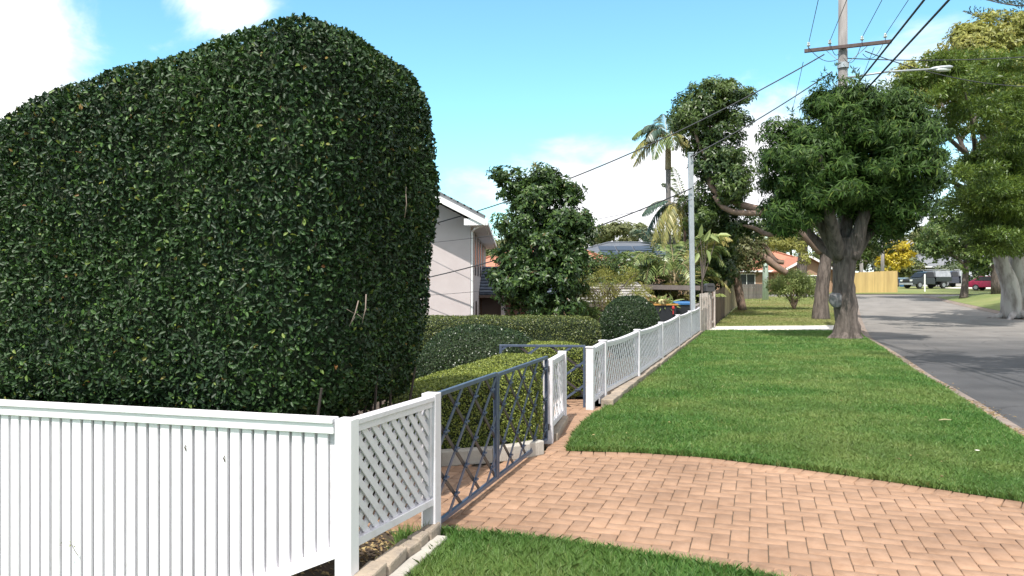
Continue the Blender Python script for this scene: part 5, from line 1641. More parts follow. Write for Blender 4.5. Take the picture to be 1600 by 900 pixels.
def build_palms():
    Y = 39.0
    P = lambda x, y, dy=0: px(x, y, Y + dy)
    b = P(1045, 480); b.z = zgf(b.x, b.y)
    pi = math.pi
    palm('palm_tree', 'tallest palm with a yellow crownshaft left of the tall dark tree', b,
         [dict(foot=b, top=P(1044, 262), r0=.15, r1=.13, shaft=1.6, nl=50, ll=.74, lw=.07, hang=.6, mat=M_pole,
               fronds=[(pi, 2.3, .55, .95, 'y'), (pi * .86, 2.2, .2, .75, 'y'), (pi * 1.2, 1.9, .9, 1.0, 'b'), (pi * 1.05, 1.7, 1.35, 1.1, 'b'), (pi * .5, 1.6, 1.6, .6, 'b'),
                       (.2, 1.7, .5, 1.0, 'y'), (-.7, 1.7, .7, 1.2, 'y'), (.6, 1.6, 1.8, .6, 'b'), (pi * 1.5, 1.9, .7, 1.1, 'g'), (pi * .7, 2.0, 1.0, 1.0, 'g'), (pi * .97, 2.2, 1.0, .95, 'g'), (-.2, 1.8, 1.1, 1.0, 'g'), (pi * 1.3, 2.0, .5, 1.1, 'g')])], 41)
    b2 = P(1070, 480, 1.5); b2.z = zgf(b2.x, b2.y)
    palm('palm_tree', 'thin dark palm close to the steel pole with upright green fronds', b2,
         [dict(foot=b2, top=P(1070, 318, 1.5), r0=.09, r1=.08, nl=34, ll=.55, lw=.065, hang=.45, mat=M_bark_red,
               fronds=[(pi * .9, 1.4, 1.6, .8, 'g'), (.3, 1.3, 1.7, .7, 'g'), (pi * 1.3, 1.4, 1.1, 1.2, 'g'), (pi * .6, 1.5, 2.0, .6, 'g'), (-.6, 1.2, .9, 1.2, 'g'), (pi, 1.1, .3, .9, 'g')])], 42)
    b3 = P(1056, 482, -1.0); b3.z = zgf(b3.x, b3.y)
    palm('palm_tree', 'lower palm with one blue green frond to the left and hanging yellow fronds', b3,
         [dict(foot=b3, top=P(1054, 318, -1.0), r0=.10, r1=.09, nl=46, ll=.72, lw=.07, hang=.85, mat=M_pole,
               fronds=[(pi * 1.04, 2.0, .45, .72, 'b'), (pi * .93, 1.8, .15, 1.1, 'b'), (pi * 1.1, 1.6, -.1, 1.2, 'y'), (pi * 1.25, 1.3, -.2, 1.5, 'y'), (pi * .8, 1.5, -.1, 1.5, 'y'),
                       (pi * 1.5, 1.0, .0, 1.9, 'y'), (0.1, .9, .2, 1.4, 'y'), (pi * .5, 1.3, .5, 1.3, 'g')])], 43)
    # clumping palms low down
    r = random.Random(5)
    Y = 36.0
    for (x, lab, n, seed, keys, sp, ln, rz_) in ((1010, 'low clump of arching yellow tinged palm fronds behind the carport beam', 20, 44, 'gyyg', (pi * .70, pi * 1.30), 2.1, .85),
                                            (1045, 'clump of upright grey green palm fronds directly left of the steel pole', 18, 45, 'ggbg', (pi * .3, pi * 1.25), 2.6, 1.35),
                                            (1066, 'sparse clump of green and yellow palm stems hard against the steel pole', 12, 46, 'gygg', (-.5, pi * 1.1), 2.2, 1.5)):
        b = px(x, 470, Y); b.z = zgf(b.x, b.y)
        st = []
        for k in range(max(3, n // 2)):
            foot = b + Vector((r.uniform(-.35, .35), r.uniform(-.35, .35), 0))
            top = foot + Vector((r.uniform(-.3, .3), r.uniform(-.3, .3), r.uniform(.8, 2.5)))
            fr = [(r.uniform(*sp) if j % 2 else r.uniform(0, 6.28), ln * r.uniform(.75, 1.15), rz_ * r.uniform(.8, 1.25), rz_ * r.uniform(.55, .95), keys[(k + j) % 4]) for j in range(6)]
            st.append(dict(foot=foot, top=top, r0=.05, r1=.04, nl=30, ll=.62, lw=.062, hang=.35, rw=.018, mat=M_pal_tan, fronds=fr))
        palm('clump_palm', lab, b, st, seed)
    # broad pale leaves right of the pole
    b = px(1097, 470, 34.0); b.z = zgf(b.x, b.y)
    t = thing('broad_leaved_plant', 'tall plant with broad pale green paddle leaves right of the steel pole', 'plant', tuple(b))
    rg = np.random.default_rng(47); Pp, Dd = [], []
    items = []
    for (x, y, dx, dy) in ((1088, 385, -14, -22), (1094, 372, 3, -26), (1100, 378, 12, -22), (1106, 366, 18, 10), (1120, 368, 22, -4), (1092, 395, -8, 18), (1104, 390, 8, 22)):
        p = px(x, y, 34); q = px(x + dx, y + dy, 33.7)
        Pp.append(tuple(p)); Dd.append(tuple(q - p)); items.append(([px(1097, 440, 34), (px(1097, 440, 34) + p) / 2 + Vector((.05, 0, .1)), p], [.02, .016, .010]))
    Pp = np.array(Pp); Dd = np.array(Dd)
    items.append(([b, px(1097, 440, 34)], [.06, .04]))
    for it in items: trunk_tubes([it], 6, 0).build('stem', M_bark, t)
    leaf_mesh('leaves', Pp, Dd, np.array([[.2, -1, .4]] * len(Pp)) + rg.normal(0, .3, Pp.shape), np.full(len(Pp), .62), np.full(len(Pp), .22), L_fern, t, six=True, curl=.25)


build_palms()


# ------------------------------------------------------------------ far trees, one by one
def build_far_trees():
    r = random.Random(11)
    # x, y of crown centre, rx, ry, depth, material, kind label
    spec = [(885, 372, 34, 20, 118, L_far), (925, 368, 30, 16, 125, L_far_grey), (960, 362, 30, 16, 120, L_far), (990, 366, 26, 18, 128, L_far), (1020, 372, 30, 24, 115, L_far_grey),
            (800, 385, 40, 30, 110, L_far), (760, 395, 30, 30, 105, L_far), (1075, 378, 36, 34, 100, L_far), (1140, 380, 40, 40, 105, L_far_grey), (1200, 378, 26, 18, 118, L_far), (1235, 378, 24, 18, 112, L_far_grey), (1300, 382, 34, 34, 110, L_far),
            (1345, 395, 22, 36, 108, L_far), (1368, 400, 22, 30, 112, L_far_grey), (1430, 385, 34, 34, 115, L_far), (1420, 418, 20, 20, 100, L_far), (1462, 375, 34, 36, 122, L_far_grey), (1498, 395, 34, 36, 112, L_far),
            (1535, 395, 36, 36, 105, L_far), (1575, 385, 40, 46, 110, L_far_grey), (1605, 400, 40, 40, 100, L_far), (1660, 390, 60, 60, 95, L_far), (1485, 425, 16, 12, 98, L_far_grey), (1580, 425, 22, 16, 96, L_far), (1525, 425, 18, 14, 97, L_far_grey), (1387, 420, 14, 16, 104, L_far)]
    words = ['bushy', 'loose', 'dense', 'thin', 'broad']
    spots = ['above the grey blue roof', 'above the orange roof', 'behind the palms', 'beyond the tiled house', 'behind the new timber fence', 'behind the parked utes', 'behind the red car', 'at the far right edge']
    lab = {0: 'hazy far tree left of the skyline ridge above the orange roof', 1: 'grey green far tree on the skyline above the orange roof', 2: 'green far tree on the skyline over the middle of the grey blue roof',
           3: 'green far tree on the skyline at the right end of the grey blue roof', 4: 'grey green far tree on the skyline touching the yellow hanging palm fronds', 5: 'far tree hidden behind the magnolia beside the pinkish house',
           6: 'far tree just past the far end of the pinkish house', 7: 'far tree directly behind the steel pole and the dark tree', 8: 'far grey green tree behind the olive pruned tree', 9: 'far green tree above the tiled house, left of the pale green pole',
           10: 'far grey green tree above the tiled house, right of the pale green pole', 11: 'far green tree behind the trunk of the leaning tree', 12: 'far green tree above the left end of the new timber fence',
           13: 'far grey green tree between the street tree trunk and the golden tree', 14: 'far green tree just right of the golden tree', 15: 'low far bush behind the front of the dark ute', 16: 'tall far grey green tree above the parked utes',
           17: 'far tree behind the small loose crowned street tree', 18: 'far green tree above the red car', 19: 'far grey green tree behind the white trunks', 20: 'far green tree at the right edge beyond the white trunks',
           21: 'large far tree beyond the right edge of the verge', 22: 'low grey green bush behind the second ute', 23: 'low green bush right behind the white trunks', 24: 'low grey green bush left behind the red car', 25: 'low far bush below the golden tree'}
    for i, (x, y, rx, ry, Y, m) in enumerate(spec):
        b = px(x, 445, Y); b.z = zgf(b.x, b.y) - .1
        t = tree('far_tree' if ry > 16 else 'far_bush', lab[i], tuple(b), 'tree' if ry > 16 else 'bush', group='far trees along the horizon')
        c = px(x, y, Y)
        trunk_tubes([([b, (b + c) / 2 + Vector((r.uniform(-.4, .4), 0, 0)), c], [.3, .24, .08])], 6, 0).build('trunk', M_bark, t)
        bl = []
        for k in range(7):
            bl.append(pblob(x + r.uniform(-.6, .6) * rx, y + r.uniform(-.55, .6) * ry, rx * r.uniform(.35, .6), ry * r.uniform(.3, .5), Y, rx * Y / F * .5, r.uniform(-1.5, 1.5)))
        crown(bl, int(1500 + rx * ry * 2.2), .50, .26, m, t, 200 + i, clumps=70, cr=.9, droop=.1, rosette=4, shell=.5, flat=.6)


build_far_trees()


# ------------------------------------------------------------------ houses
def window(parent, c, w, h, nrm, frame_mat, mullions=0, name='window'):
    """framed pane on a wall; nrm is the outward wall normal (horizontal)"""
    nrm = Vector(nrm); u = Vector((-nrm.y, nrm.x, 0)); c = Vector(c)
    mb = MB()
    for s in (-1, 1):
        mb.beam(c + u * s * w / 2 - Vector((0, 0, h / 2)), c + u * s * w / 2 + Vector((0, 0, h / 2)), .07, .03, side=u)
        mb.beam(c - u * w / 2 + Vector((0, 0, s * h / 2)), c + u * w / 2 + Vector((0, 0, s * h / 2)), .03, .07, side=nrm)
    for k in range(mullions):
        x = -w / 2 + w * (k + 1) / (mullions + 1)
        mb.beam(c + u * x - Vector((0, 0, h / 2)), c + u * x + Vector((0, 0, h / 2)), .05, .028, side=u)
    f = mb.build(name, frame_mat, parent)
    g = MB(); g.box(c - nrm * .004, (w - .04, .02, h - .04), math.atan2(u.y, u.x)); g.build('pane', M_glass, f)
    return f


def wall_box(parent, x0, x1, y0, y1, z0, z1, m, name='wall'):
    mb = MB(); mb.box(((x0 + x1) / 2, (y0 + y1) / 2, (z0 + z1) / 2), (x1 - x0, y1 - y0, z1 - z0)); return mb.build(name, m, parent)


def build_house():
    X1, Yf, Yb, X0 = -1.57, 29.0, 46.0, -11.0
    g = -1.35
    h = thing('pinkish_house', 'two storey pinkish grey rendered house with white eaves behind the tall hedge', 'house', (X1 - 4, Yf, g))
    ez = 4.05
    pitch = 0.52
    ridge_x = (X0 + X1) / 2
    rz = ez + .12 + (X1 - ridge_x) * pitch
    mb = MB()
    mb.prism([(X1, Yf, g), (X1, Yf, ez + .1), (ridge_x, Yf, rz + .02), (X0, Yf, ez + .1), (X0, Yf, g)], Vector((0, Yb - Yf, 0)))
    mb.build('wall', M_render, h)
    ov, fr = .56, 1.05
        # roof slabs
    mb = MB()
    ex = X1 + ov; ez2 = ez + .12 - ov * pitch + .12
    for s, (xe) in ((1, X1 + ov), (-1, X0 - ov)):
        ze = ez + .16 - ov * pitch + .18
        zr = rz + .22
        mb.prism([(xe, Yf - fr, ze), (ridge_x, Yf - fr, zr), (ridge_x, Yf - fr, zr + .12), (xe, Yf - fr, ze + .12)], Vector((0, Yb - Yf + fr + .5, 0)))
    roof = mb.build('roof', M_tile_grey, h)
    # tile ends along the verge
    mb = MB()
    n = 22
    for k in range(n):
        t = (k + .5) / n
        x = X1 + ov + (ridge_x - X1 - ov) * t
        z = ez + .16 - ov * pitch + .18 + (rz + .22 - (ez + .16 - ov * pitch + .18)) * t + .145
        mb.box((x, Yf - fr + .19, z), (.34, .40, .05), rot=Matrix.Rotation(-math.atan(-pitch) , 3, 'Y'))
    mb.build('verge_tiles', M_tile_grey, roof)
    mb = MB()
    ze = ez + .16 - ov * pitch + .16
    mb.prism([(X1 + ov + .02, Yf - fr - .03, ze - .20), (X1 + ov + .02, Yf - fr - .03, ze + .02), (ridge_x, Yf - fr - .03, rz + .20), (ridge_x, Yf - fr - .03, rz - .06)], Vector((0, .035, 0)))
    mb.build('bargeboard', M_white_trim, roof)
    mb = MB()
    mb.box(((X1 + X1 + ov) / 2, (Yf + Yb) / 2 - .3, ez - .10), (ov - .02, Yb - Yf + .95, .04))
    mb.build('soffit', M_white_trim, roof)
    mb = MB()
    mb.box((X1 + ov + .06, (Yf + Yb) / 2 - .2, ez - .02), (.12, Yb - Yf + 1.2, .13)); mb.box((X1 + ov - .02, (Yf + Yb) / 2 - .2, ez - .03), (.03, Yb - Yf + 1.2, .19))
    mb.build('gutter', M_white_trim, roof)
    mb = MB(); mb.box((X1 - .10 + .35, Yf - fr + .05, ez - .04), (ov + .3, .04, .24)); mb.build('eave_end', M_white_trim, roof)
    mb = MB()
    mb.tube([(X1 + ov + .02, Yf - .35, ez - .06), (X1 + .20, Yf - .30, ez - .22), (X1 + .055, Yf + .06, ez - .34), (X1 + .055, Yf + .06, g)], .045, 8)
    mb.build('downpipe', M_white_trim, h)
    # upper and lower windows down the long side
    y = 29.9
    for k in range(5):
        window(h, (X1 + .012, y + .45, 3.0), .9, 1.65, (1, 0, 0), M_brown_frame); y += 2.5 if k < 3 else 3.2
    window(h, (X1 + .012, 30.3, .25), 1.2, 1.5, (1, 0, 0), M_brown_frame)
    window(h, (X1 + .012, 33.4, .25), .8, 1.5, (1, 0, 0), M_brown_frame)
    # low porch wing with its own tiled roof
    p = MB(); p.prism([(X1 + .02, 36.3, 1.25), (2.6, 36.3, 1.25), (2.6, 40.2, 2.62), (X1 + .02, 40.2, 2.62)], Vector((0, 0, .09)))
    pr = p.build('porch_roof', M_tile_blue, h)
    q = MB()
    for k in range(9):
        t = k / 9
        q.box(((X1 + 2.6) / 2, 36.35 + 3.9 * (t + .05), 1.37 + 1.37 * (t + .05)), (2.6 - X1 - .04, .40, .035), rot=Matrix.Rotation(.25, 3, 'X'))
    q.build('tile_courses', M_tile_blue, pr)
    q = MB(); q.box(((X1 + 2.6) / 2 + .02, 36.22, 1.2), (2.6 - X1 + .05, .12, .12)); q.build('porch_gutter', M_brown_frame, pr)
    wall_box(h, X1 + .03, 2.4, 37.2, 40.4, g, 1.28, M_brickwall, 'porch_wall')
    q = MB(); q.box((-.42, 36.6, 0), (.2, .2, 2.5)); q.build('porch_column', M_render, h)
    q = MB(); q.box((-1.0, 37.16, -.05), (.9, .08, 2.3)); q.build('door', M_brown_frame, h)


build_house()


def hip_house(name, label, x0, x1, y0, y1, zb, ze, zr, wall_m, roof_m, ov=.5):
    h = thing(name, label, 'house', ((x0 + x1) / 2, y0, zb))
    wall_box(h, x0, x1, y0, y1, zb, ze, wall_m)
    a, b, c, d = (x0 - ov, y0 - ov), (x1 + ov, y0 - ov), (x1 + ov, y1 + ov), (x0 - ov, y1 + ov)
    dy = (y1 - y0) / 2 + ov
    rx0, rx1 = x0 - ov + dy, x1 + ov - dy
    if rx0 > rx1: rx0 = rx1 = (rx0 + rx1) / 2
    ym = (y0 + y1) / 2
    mb = MB(); mb.add([(*a, ze), (*b, ze), (*c, ze), (*d, ze), (rx0, ym, zr), (rx1, ym, zr)], [(0, 1, 5, 4), (1, 2, 5), (2, 3, 4, 5), (3, 0, 4), (3, 2, 1, 0)])
    rf = mb.build('roof', roof_m, h)
    mb = MB(); mb.box(((x0 + x1) / 2, y0 - ov - .05, ze - .04), (x1 - x0 + 2 * ov, .1, .16)); mb.build('gutter', M_white_trim, rf)
    # ridge and hip cappings
    mb = MB()
    mb.tube([(rx0, ym, zr + .03), (rx1 + .01, ym, zr + .03)], .11, 6)
    for p, q in ((a, rx0), (d, rx0), (b, rx1), (c, rx1)): mb.tube([(*p, ze + .03), (q, ym, zr + .03)], .10, 6)
    mb.build('ridge_capping', roof_m, rf)
    return h


hh = hip_house('orange_roofed_house', 'low house with a bright orange tiled hip roof seen beside the magnolia', -4.2, 9.6, 58, 68, -1.0, 2.75, 5.15, M_tanbrick, M_tile_orange)
window(hh, (4.0, 57.97, 1.6), 1.8, 1.2, (0, -1, 0), M_white_trim, 1)
window(hh, (7.6, 57.97, 1.6), 1.4, 1.2, (0, -1, 0), M_white_trim, 1)
h2 = hip_house('grey_roofed_house', 'house with a grey blue roof showing above the orange roof', 4.0, 20.0, 74, 86, -.5, 4.35, 6.3, M_tanbrick, M_solar)
window(h2, (13.0, 73.97, 3.3), 1.8, 1.0, (0, -1, 0), M_white_trim, 1)
mb = MB()
for k in range(5):
    for j in range(2):
        mb.box((9.6 + k * 1.75, 75.6 + j * 1.9, 4.42 + .3 * (2.1 + j * 1.9)), (1.62, 1.75, .05), rot=Matrix.Rotation(.285, 3, 'X'))
mb.build('solar_panels', mat('solar_panel', (.05, .06, .08), rough=.45, spec=.3), h2)


def build_tiled_house():
    h = hip_house('tiled_brick_house', 'brick house with faded terracotta roof behind the small far lawn bush', 20.5, 31.0, 74, 84, 1.0, 3.25, 5.6, M_tanbrick, M_tile_old)
    # front gable with white barge boards
    mb = MB(); mb.prism([(29.6, 71.2, 1.0), (29.6, 71.2, 3.2), (27.4, 71.2, 4.4), (25.2, 71.2, 3.2), (25.2, 71.2, 1.0)], Vector((0, 4.2, 0))); mb.build('gable_wall', M_tanbrick, h)
    mb = MB()
    for s in (-1, 1):
        mb.prism([(27.4 + s * 2.6, 70.6, 3.0), (27.4, 70.6, 4.45), (27.4, 70.6, 4.60), (27.4 + s * 2.6, 70.6, 3.15)], Vector((0, 7.5, 0)))
    gr = mb.build('gable_roof', M_tile_old, h)
    mb = MB()
    for s in (-1, 1):
        mb.prism([(27.4 + s * 2.6, 70.55, 2.98), (27.4, 70.55, 4.42), (27.4, 70.55, 4.64), (27.4 + s * 2.6, 70.55, 3.20)], Vector((0, .05, 0)))
    mb.build('bargeboard', M_white_trim, gr)
    window(h, (22.6, 73.97, 2.3), 1.6, 1.3, (0, -1, 0), M_white_trim, 1)
    window(h, (27.4, 71.17, 2.1), 2.0, 1.3, (0, -1, 0), M_white_trim, 1)
    mb = MB(); mb.box((23.5, 79, 5.2), (.7, .7, 1.8)); mb.build('chimney', M_tanbrick, h)


build_tiled_house()


def build_carport():
    c = thing('carport', 'flat brown grey carport beam and slab roof behind the bins', 'carport', (6.3, 31, -.6))
    a = px(990, 447, 31); b = px(1100, 449, 31)
    mb = MB(); mb.prism([(a.x, 31, a.z - .12), (b.x, 31.6, b.z - .12), (b.x, 31.6, b.z + .07), (a.x, 31, a.z + .07)], Vector((.2, 4.5, 0))); mb.build('roof_slab', M_brownbeam, c)
    for x, y in ((a.x + .4, 31.3), (b.x - .3, 31.9), (a.x + .6, 35)):
        mb = MB(); mb.box((x, y, (1.45 - 1.2) / 2), (.12, .12, 2.7)); mb.build('post', M_brownbeam, c)
    # low pale tiled outbuilding left of it
    o = thing('tiled_outbuilding', 'low outbuilding with a pale tiled roof behind the feathery shrub', 'shed', (3.2, 28.5, -1.2))
    mb = MB(); mb.prism([(2.0, 27.6, .98), (5.3, 27.6, .98), (5.0, 31.0, 1.75), (2.3, 31.0, 1.75)], Vector((0, 0, .09))); rf = mb.build('roof', M_tile_pale, o)
    mb = MB()
    for k in range(8):
        t = (k + .1) / 8; mb.box((3.65, 27.7 + 3.3 * t, 1.11 + .77 * t), (3.2 - .5 * t, .4, .03), rot=Matrix.Rotation(.16, 3, 'X'))
    mb.build('tile_courses', M_tile_pale, rf)
    wall_box(o, 2.2, 5.1, 28.2, 30.8, -1.3, 1.1, M_brickwall)
    mb = MB(); mb.box((2.9, 28.16, -.1), (.8, .07, 1.9)); mb.build('door', M_brown_frame, o)
    mb = MB(); mb.box((3.65, 27.56, .97), (3.4, .1, .12)); mb.build('gutter', M_brownbeam, rf)


build_carport()


# ------------------------------------------------------------------ steel pole, bins, letterbox, far fences
def build_street_things():
    b = px(1082, 488, 25.4)
    p = thing('steel_pole', 'tall square galvanised steel pole behind the white lattice fence', 'pole', (b.x, 25.4, 0))
    top = px(1079, 240, 25.4)
    mb = MB(); mb.beam(Vector((b.x + .02, 25.4, -.1)), top, .15, .15, side=Vector((1, 0, 0))); mb.build('shaft', M_galv, p, bevel=.012)
    mb = MB(); mb.box(top + Vector((0, 0, .02)), (.17, .17, .04)); mb.build('cap', M_galv, p)
    mb = MB(); mb.tube([top + Vector((0, -.08, -.12)), top + Vector((0, -.2, -.12)), top + Vector((0, -.2, -.05))], .015, 6); mb.build('hook', M_dark_metal, p)
    mb = MB(); mb.tube([px(1082, 292, 25.4) + Vector((0, -.075, 0)), px(1082, 292, 25.4) + Vector((0, -.18, 0))], .015, 6); mb.build('hook', M_dark_metal, p)

    def bin_(label, x0, yp, Y, rim, lid_open, lw):
        c = px(x0, 500, Y); g = zgf(c.x, Y)
        t = thing('wheelie_bin', label, 'bin', (c.x, Y, g))
        hgt = EYE - (yp - 450) / F * Y - g
        w0, w1, d0, d1 = lw * .80, lw, .55, .70
        mb = MB()
        vs = [(sx * w0 / 2, sy * d0 / 2, .06) for sx, sy in ((-1, -1), (1, -1), (1, 1), (-1, 1))] + [(sx * w1 / 2, sy * d1 / 2, hgt) for sx, sy in ((-1, -1), (1, -1), (1, 1), (-1, 1))]
        ins = [(sx * (w1 / 2 - .03), sy * (d1 / 2 - .03), hgt) for sx, sy in ((-1, -1), (1, -1), (1, 1), (-1, 1))]
        lowi = [(sx * (w0 / 2 - .03), sy * (d0 / 2 - .03), .4) for sx, sy in ((-1, -1), (1, -1), (1, 1), (-1, 1))]
        off = Vector((c.x, Y, g))
        fs = [(3, 2, 1, 0)] + [(k, (k + 1) % 4, 4 + (k + 1) % 4, 4 + k) for k in range(4)] + [(4 + k, 4 + (k + 1) % 4, 8 + (k + 1) % 4, 8 + k) for k in range(4)] + [(8 + k, 8 + (k + 1) % 4, 12 + (k + 1) % 4, 12 + k) for k in range(4)] + [(12, 13, 14, 15)]
        mb.add([off + Vector(v) for v in vs + ins + lowi], fs); mb.build('body', M_bin, t, bevel=.015)
        mb = MB()
        for sx, sy, lx, ly in ((0, -1, w1 + .07, .05), (0, 1, w1 + .07, .05), (-1, 0, .05, d1 - .03), (1, 0, .05, d1 - .03)):
            mb.box(off + Vector((sx * (w1 / 2 + .01), sy * (d1 / 2 + .01), hgt + .012)), (lx, ly, .055))
        mb.build('rim', rim, t)
        for s in (-1, 1):
            mb = MB(); mb.tube([off + Vector((s * w0 / 2, d0 / 2, .12)), off + Vector((s * (w0 / 2 + .05), d0 / 2, .12))], .12, 14); mb.build('wheel', M_rubber, t)
        mb = MB(); mb.tube([off + Vector((-w1 / 2 + .05, d1 / 2 + .07, hgt - .03)), off + Vector((w1 / 2 - .05, d1 / 2 + .07, hgt - .03))], .018, 8); mb.build('handle', M_bin, t)
        if lid_open:
            mb = MB(); mb.box(off + Vector((0, d1 / 2 + .13, hgt - .40)), (w1, .05, .75), rot=Matrix.Rotation(-.12, 3, 'X')); mb.build('lid', rim, t, bevel=.015)
        else:
            mb = MB(); mb.prism([off + Vector((-w1 / 2 - .02, -d1 / 2 - .04, hgt + .04)), off + Vector((-w1 / 2 - .02, d1 / 2 + .04, hgt + .04)), off + Vector((-w1 / 2 - .02, d1 / 2, hgt + .10)), off + Vector((-w1 / 2 - .02, -d1 / 2, hgt + .08))], Vector((w1 + .04, 0, 0))); mb.build('lid', rim, t, bevel=.01)
        return t, off, hgt
    t, off, hg = bin_('black wheelie bin with orange rim heaped with cut garden leaves', 1037, 476, 27.2, M_bin_y, True, .80)
    r = np.random.default_rng(51)
    pile = thing('garden_cuttings', 'heap of cut palm leaves overflowing the orange rimmed bin', 'cuttings', tuple(off + Vector((0, 0, hg))))
    n = 160
    P = np.array(off) + np.column_stack([r.uniform(-.42, .30, n), r.uniform(-.3, .25, n), hg + r.uniform(-.06, .14, n)])
    D = np.column_stack([r.normal(-.3, .8, n), r.normal(0, .5, n), r.normal(.2, .35, n)])
    leaf_mesh('green_leaves', P[:90], D[:90], r.normal(0, 1, (90, 3)) + np.array((0, -.6, .8)), r.uniform(.2, .42, 90), r.uniform(.05, .13, 90), L_fern, pile, six=True)
    leaf_mesh('brown_leaves', P[90:] + np.array((-.12, 0, .05)), D[90:], r.normal(0, 1, (70, 3)) + np.array((0, -.6, .6)), r.uniform(.2, .38, 70), r.uniform(.05, .12, 70), L_dead, pile, six=True)
    mb = MB(); mb.tube([off + Vector((-.18, -.28, hg + .10)), off + Vector((-.08, -.42, hg + .12))], .085, 12); mb.build('cut_log', mat('pale_cut_wood', (.62, .55, .30), (.5, .44, .24), rough=.8), pile)
    bin_('black wheelie bin with blue rim beside the steel pole', 1064, 475, 27.6, M_bin_b, False, .66)
    mb = MB(); c = px(1052, 481, 26.7); mb.ball(c, (.05, .04, .07), 10, 7); mb.box(c + Vector((0, .02, -.12)), (.035, .03, .2)); 
    o = mb.build('red_tap_cover', M_bin_r, loc=tuple(c)); tag(o, 'small red capped stake between the two black bins', 'stake')

    # neighbour's pale slatted gate with letterbox
    g = thing('slatted_gate', 'pale grey vertical slat gate at the far end of the white lattice fence', 'gate', tuple(Vector((float(FXR(28)) , 28, 0))))
    A = px(1094, 500, 27.3); Bq = px(1117, 500, 31.2)
    A.z = Bq.z = 0
    d = (Bq - A).normalized(); Ls = (Bq - A).length; an = math.atan2(d.y, d.x)
    for s, w, zt in ((.08, .14, 1.40), (.55, .06, 1.40), (.95, .08, 1.40), (1.35, .06, 1.42), (1.9, .30, 1.42), (2.5, .34, 1.40), (3.0, .12, 1.40), (Ls - .15, .12, 1.52)):
        c = A + d * s
        mb = MB(); mb.box((c.x, c.y, zt / 2), (w, .07, zt), an); mb.build('slat', M_pal_pink, g, bevel=.004)
    for z in (.25, 1.22):
        mb = MB(); mb.beam(A + Vector((0, .06, z)), Bq + Vector((0, .06, z)), .04, .08); mb.build('rail', M_pal_pink, g)
    c = px(1108, 449, 29.6)
    lb = thing('letterbox', 'charcoal metal letterbox on top of the pale slatted gate', 'letterbox', tuple(c - Vector((0, 0, .2))))
    mb = MB()
    prof = [(-.17, 0), (.17, 0), (.17, .24), (.12, .31), (-.12, .31), (-.17, .24)]
    mb.prism([c + Vector((x, -.22, z - .16)) for x, z in prof], Vector((0, .42, 0))); mb.build('box', M_dark_metal, lb, bevel=.01)
    mb = MB(); mb.box(c + Vector((0, -.226, .04)), (.22, .012, .03)); mb.build('slot', M_rubber, lb)
    mb = MB(); mb.box(c + Vector((0, 0, -.70)), (.10, .10, 1.09)); mb.build('post', M_pal_pink, lb)
    # light fern behind it
    cb = px(1117, 500, 32.5); cb.z = zgf(cb.x, cb.y)
    f = thing('fern', 'pale green feathery plant behind the charcoal letterbox', 'plant', tuple(cb + Vector((-.1, .3, 0))))
    r = np.random.default_rng(52); P, D, N, Lr, it = [], [], [], [], []
    foot = cb + Vector((-.1, .3, 1.05))
    it.append(([cb + Vector((-.1, .3, 0)), foot], [.06, .05]))
    for k in range(13):
        frond(P, D, N, Lr, foot, k * .5, .75, .95, .75, 16, .22, .05, r, it, .3, .012)
    Lr = np.array(Lr)
    leaf_mesh('fronds', np.array(P), np.array(D), np.array(N), Lr[:, 0], Lr[:, 1], L_fern, f)
    trunk_tubes(it, 5, 0).build('stems', M_pal_tan, f)

    # paling fences beyond
    def paling(label, pts, h0, h1, w, m, gapf=.012, name='paling_fence', rail=True):
        o = thing(name, label, 'fence', (pts[0][0], pts[0][1], zgf(*pts[0])))
        mb = MB(); mr_ = MB()
        r = random.Random(len(label))
        L = sum((Vector(b) - Vector(a)).length for a, b in zip(pts[:-1], pts[1:])); done = 0
        for a, b in zip(pts[:-1], pts[1:]):
            a = Vector((*a, 0)); b = Vector((*b, 0)); d = (b - a); ln = d.length; d.normalize(); an = math.atan2(d.y, d.x); s = w / 2
            while s < ln:
                c = a + d * s; hh = h0 + (h1 - h0) * (done + s) / L + r.uniform(-.02, .02)
                z = zgf(c.x, c.y)
                mb.box((c.x, c.y, z + hh / 2 - .02), (w - gapf, .022, hh), an + r.uniform(-.03, .03))
                s += w
            nr = Vector((-d.y, d.x, 0)) * .04
            for zz in (.35, h0 * .8):
                mr_.beam(a + nr + Vector((0, 0, zgf(a.x, a.y) + zz)), b + nr + Vector((0, 0, zgf(b.x, b.y) + zz)), .05, .08)
            done += ln
        mb.build('palings', m, o)
        if rail: mr_.build('rails', m, o)
        return o
    fx = lambda y: (FXR(y) - .12, y)
    paling('dark brown paling fence between the pale slatted gate and the tan paling fence', [fx(31.6), fx(35), fx(38.5)], 1.42, 1.50, .14, M_pal_brown, .03)
    paling('sunlit tan paling fence running toward the tiled brick house', [fx(38.6), fx(42), fx(46), fx(52)], 1.75, 1.9, .42, M_pal_tan, .05)
    paling('weathered dark grey paling fence across the end of the far lawn', [(px(1158, 460, 57).x, 57), (px(1193, 460, 58).x, 58)], 1.15, 1.15, .16, M_pal_grey, .03)
    paling('new yellow pine paling fence across the far side of the street', [(px(1325, 457, 70).x, 70.5), (px(1402, 457, 72).x, 72)], 1.85, 2.05, .13, M_pal_yellow, .006)

    # pale green timber pole
    b = px(1196, 467, 56); b.z = zgf(b.x, 56)
    p = thing('painted_pole', 'pale green painted timber pole in front of the tiled brick house', 'pole', tuple(b))
    mb = MB(); mb.tube([b + Vector((0, 0, -.1)), b + Vector((0, 0, 3)), px(1196, 328, 56)], [.22, .20, .16], 12); mb.build('shaft', M_mint, p, smooth=True)
    mb = MB(); mb.box(b + Vector((.05, -.22, 1.6)), (.16, .05, .22)); mb.build('number_plate', M_galv, p)
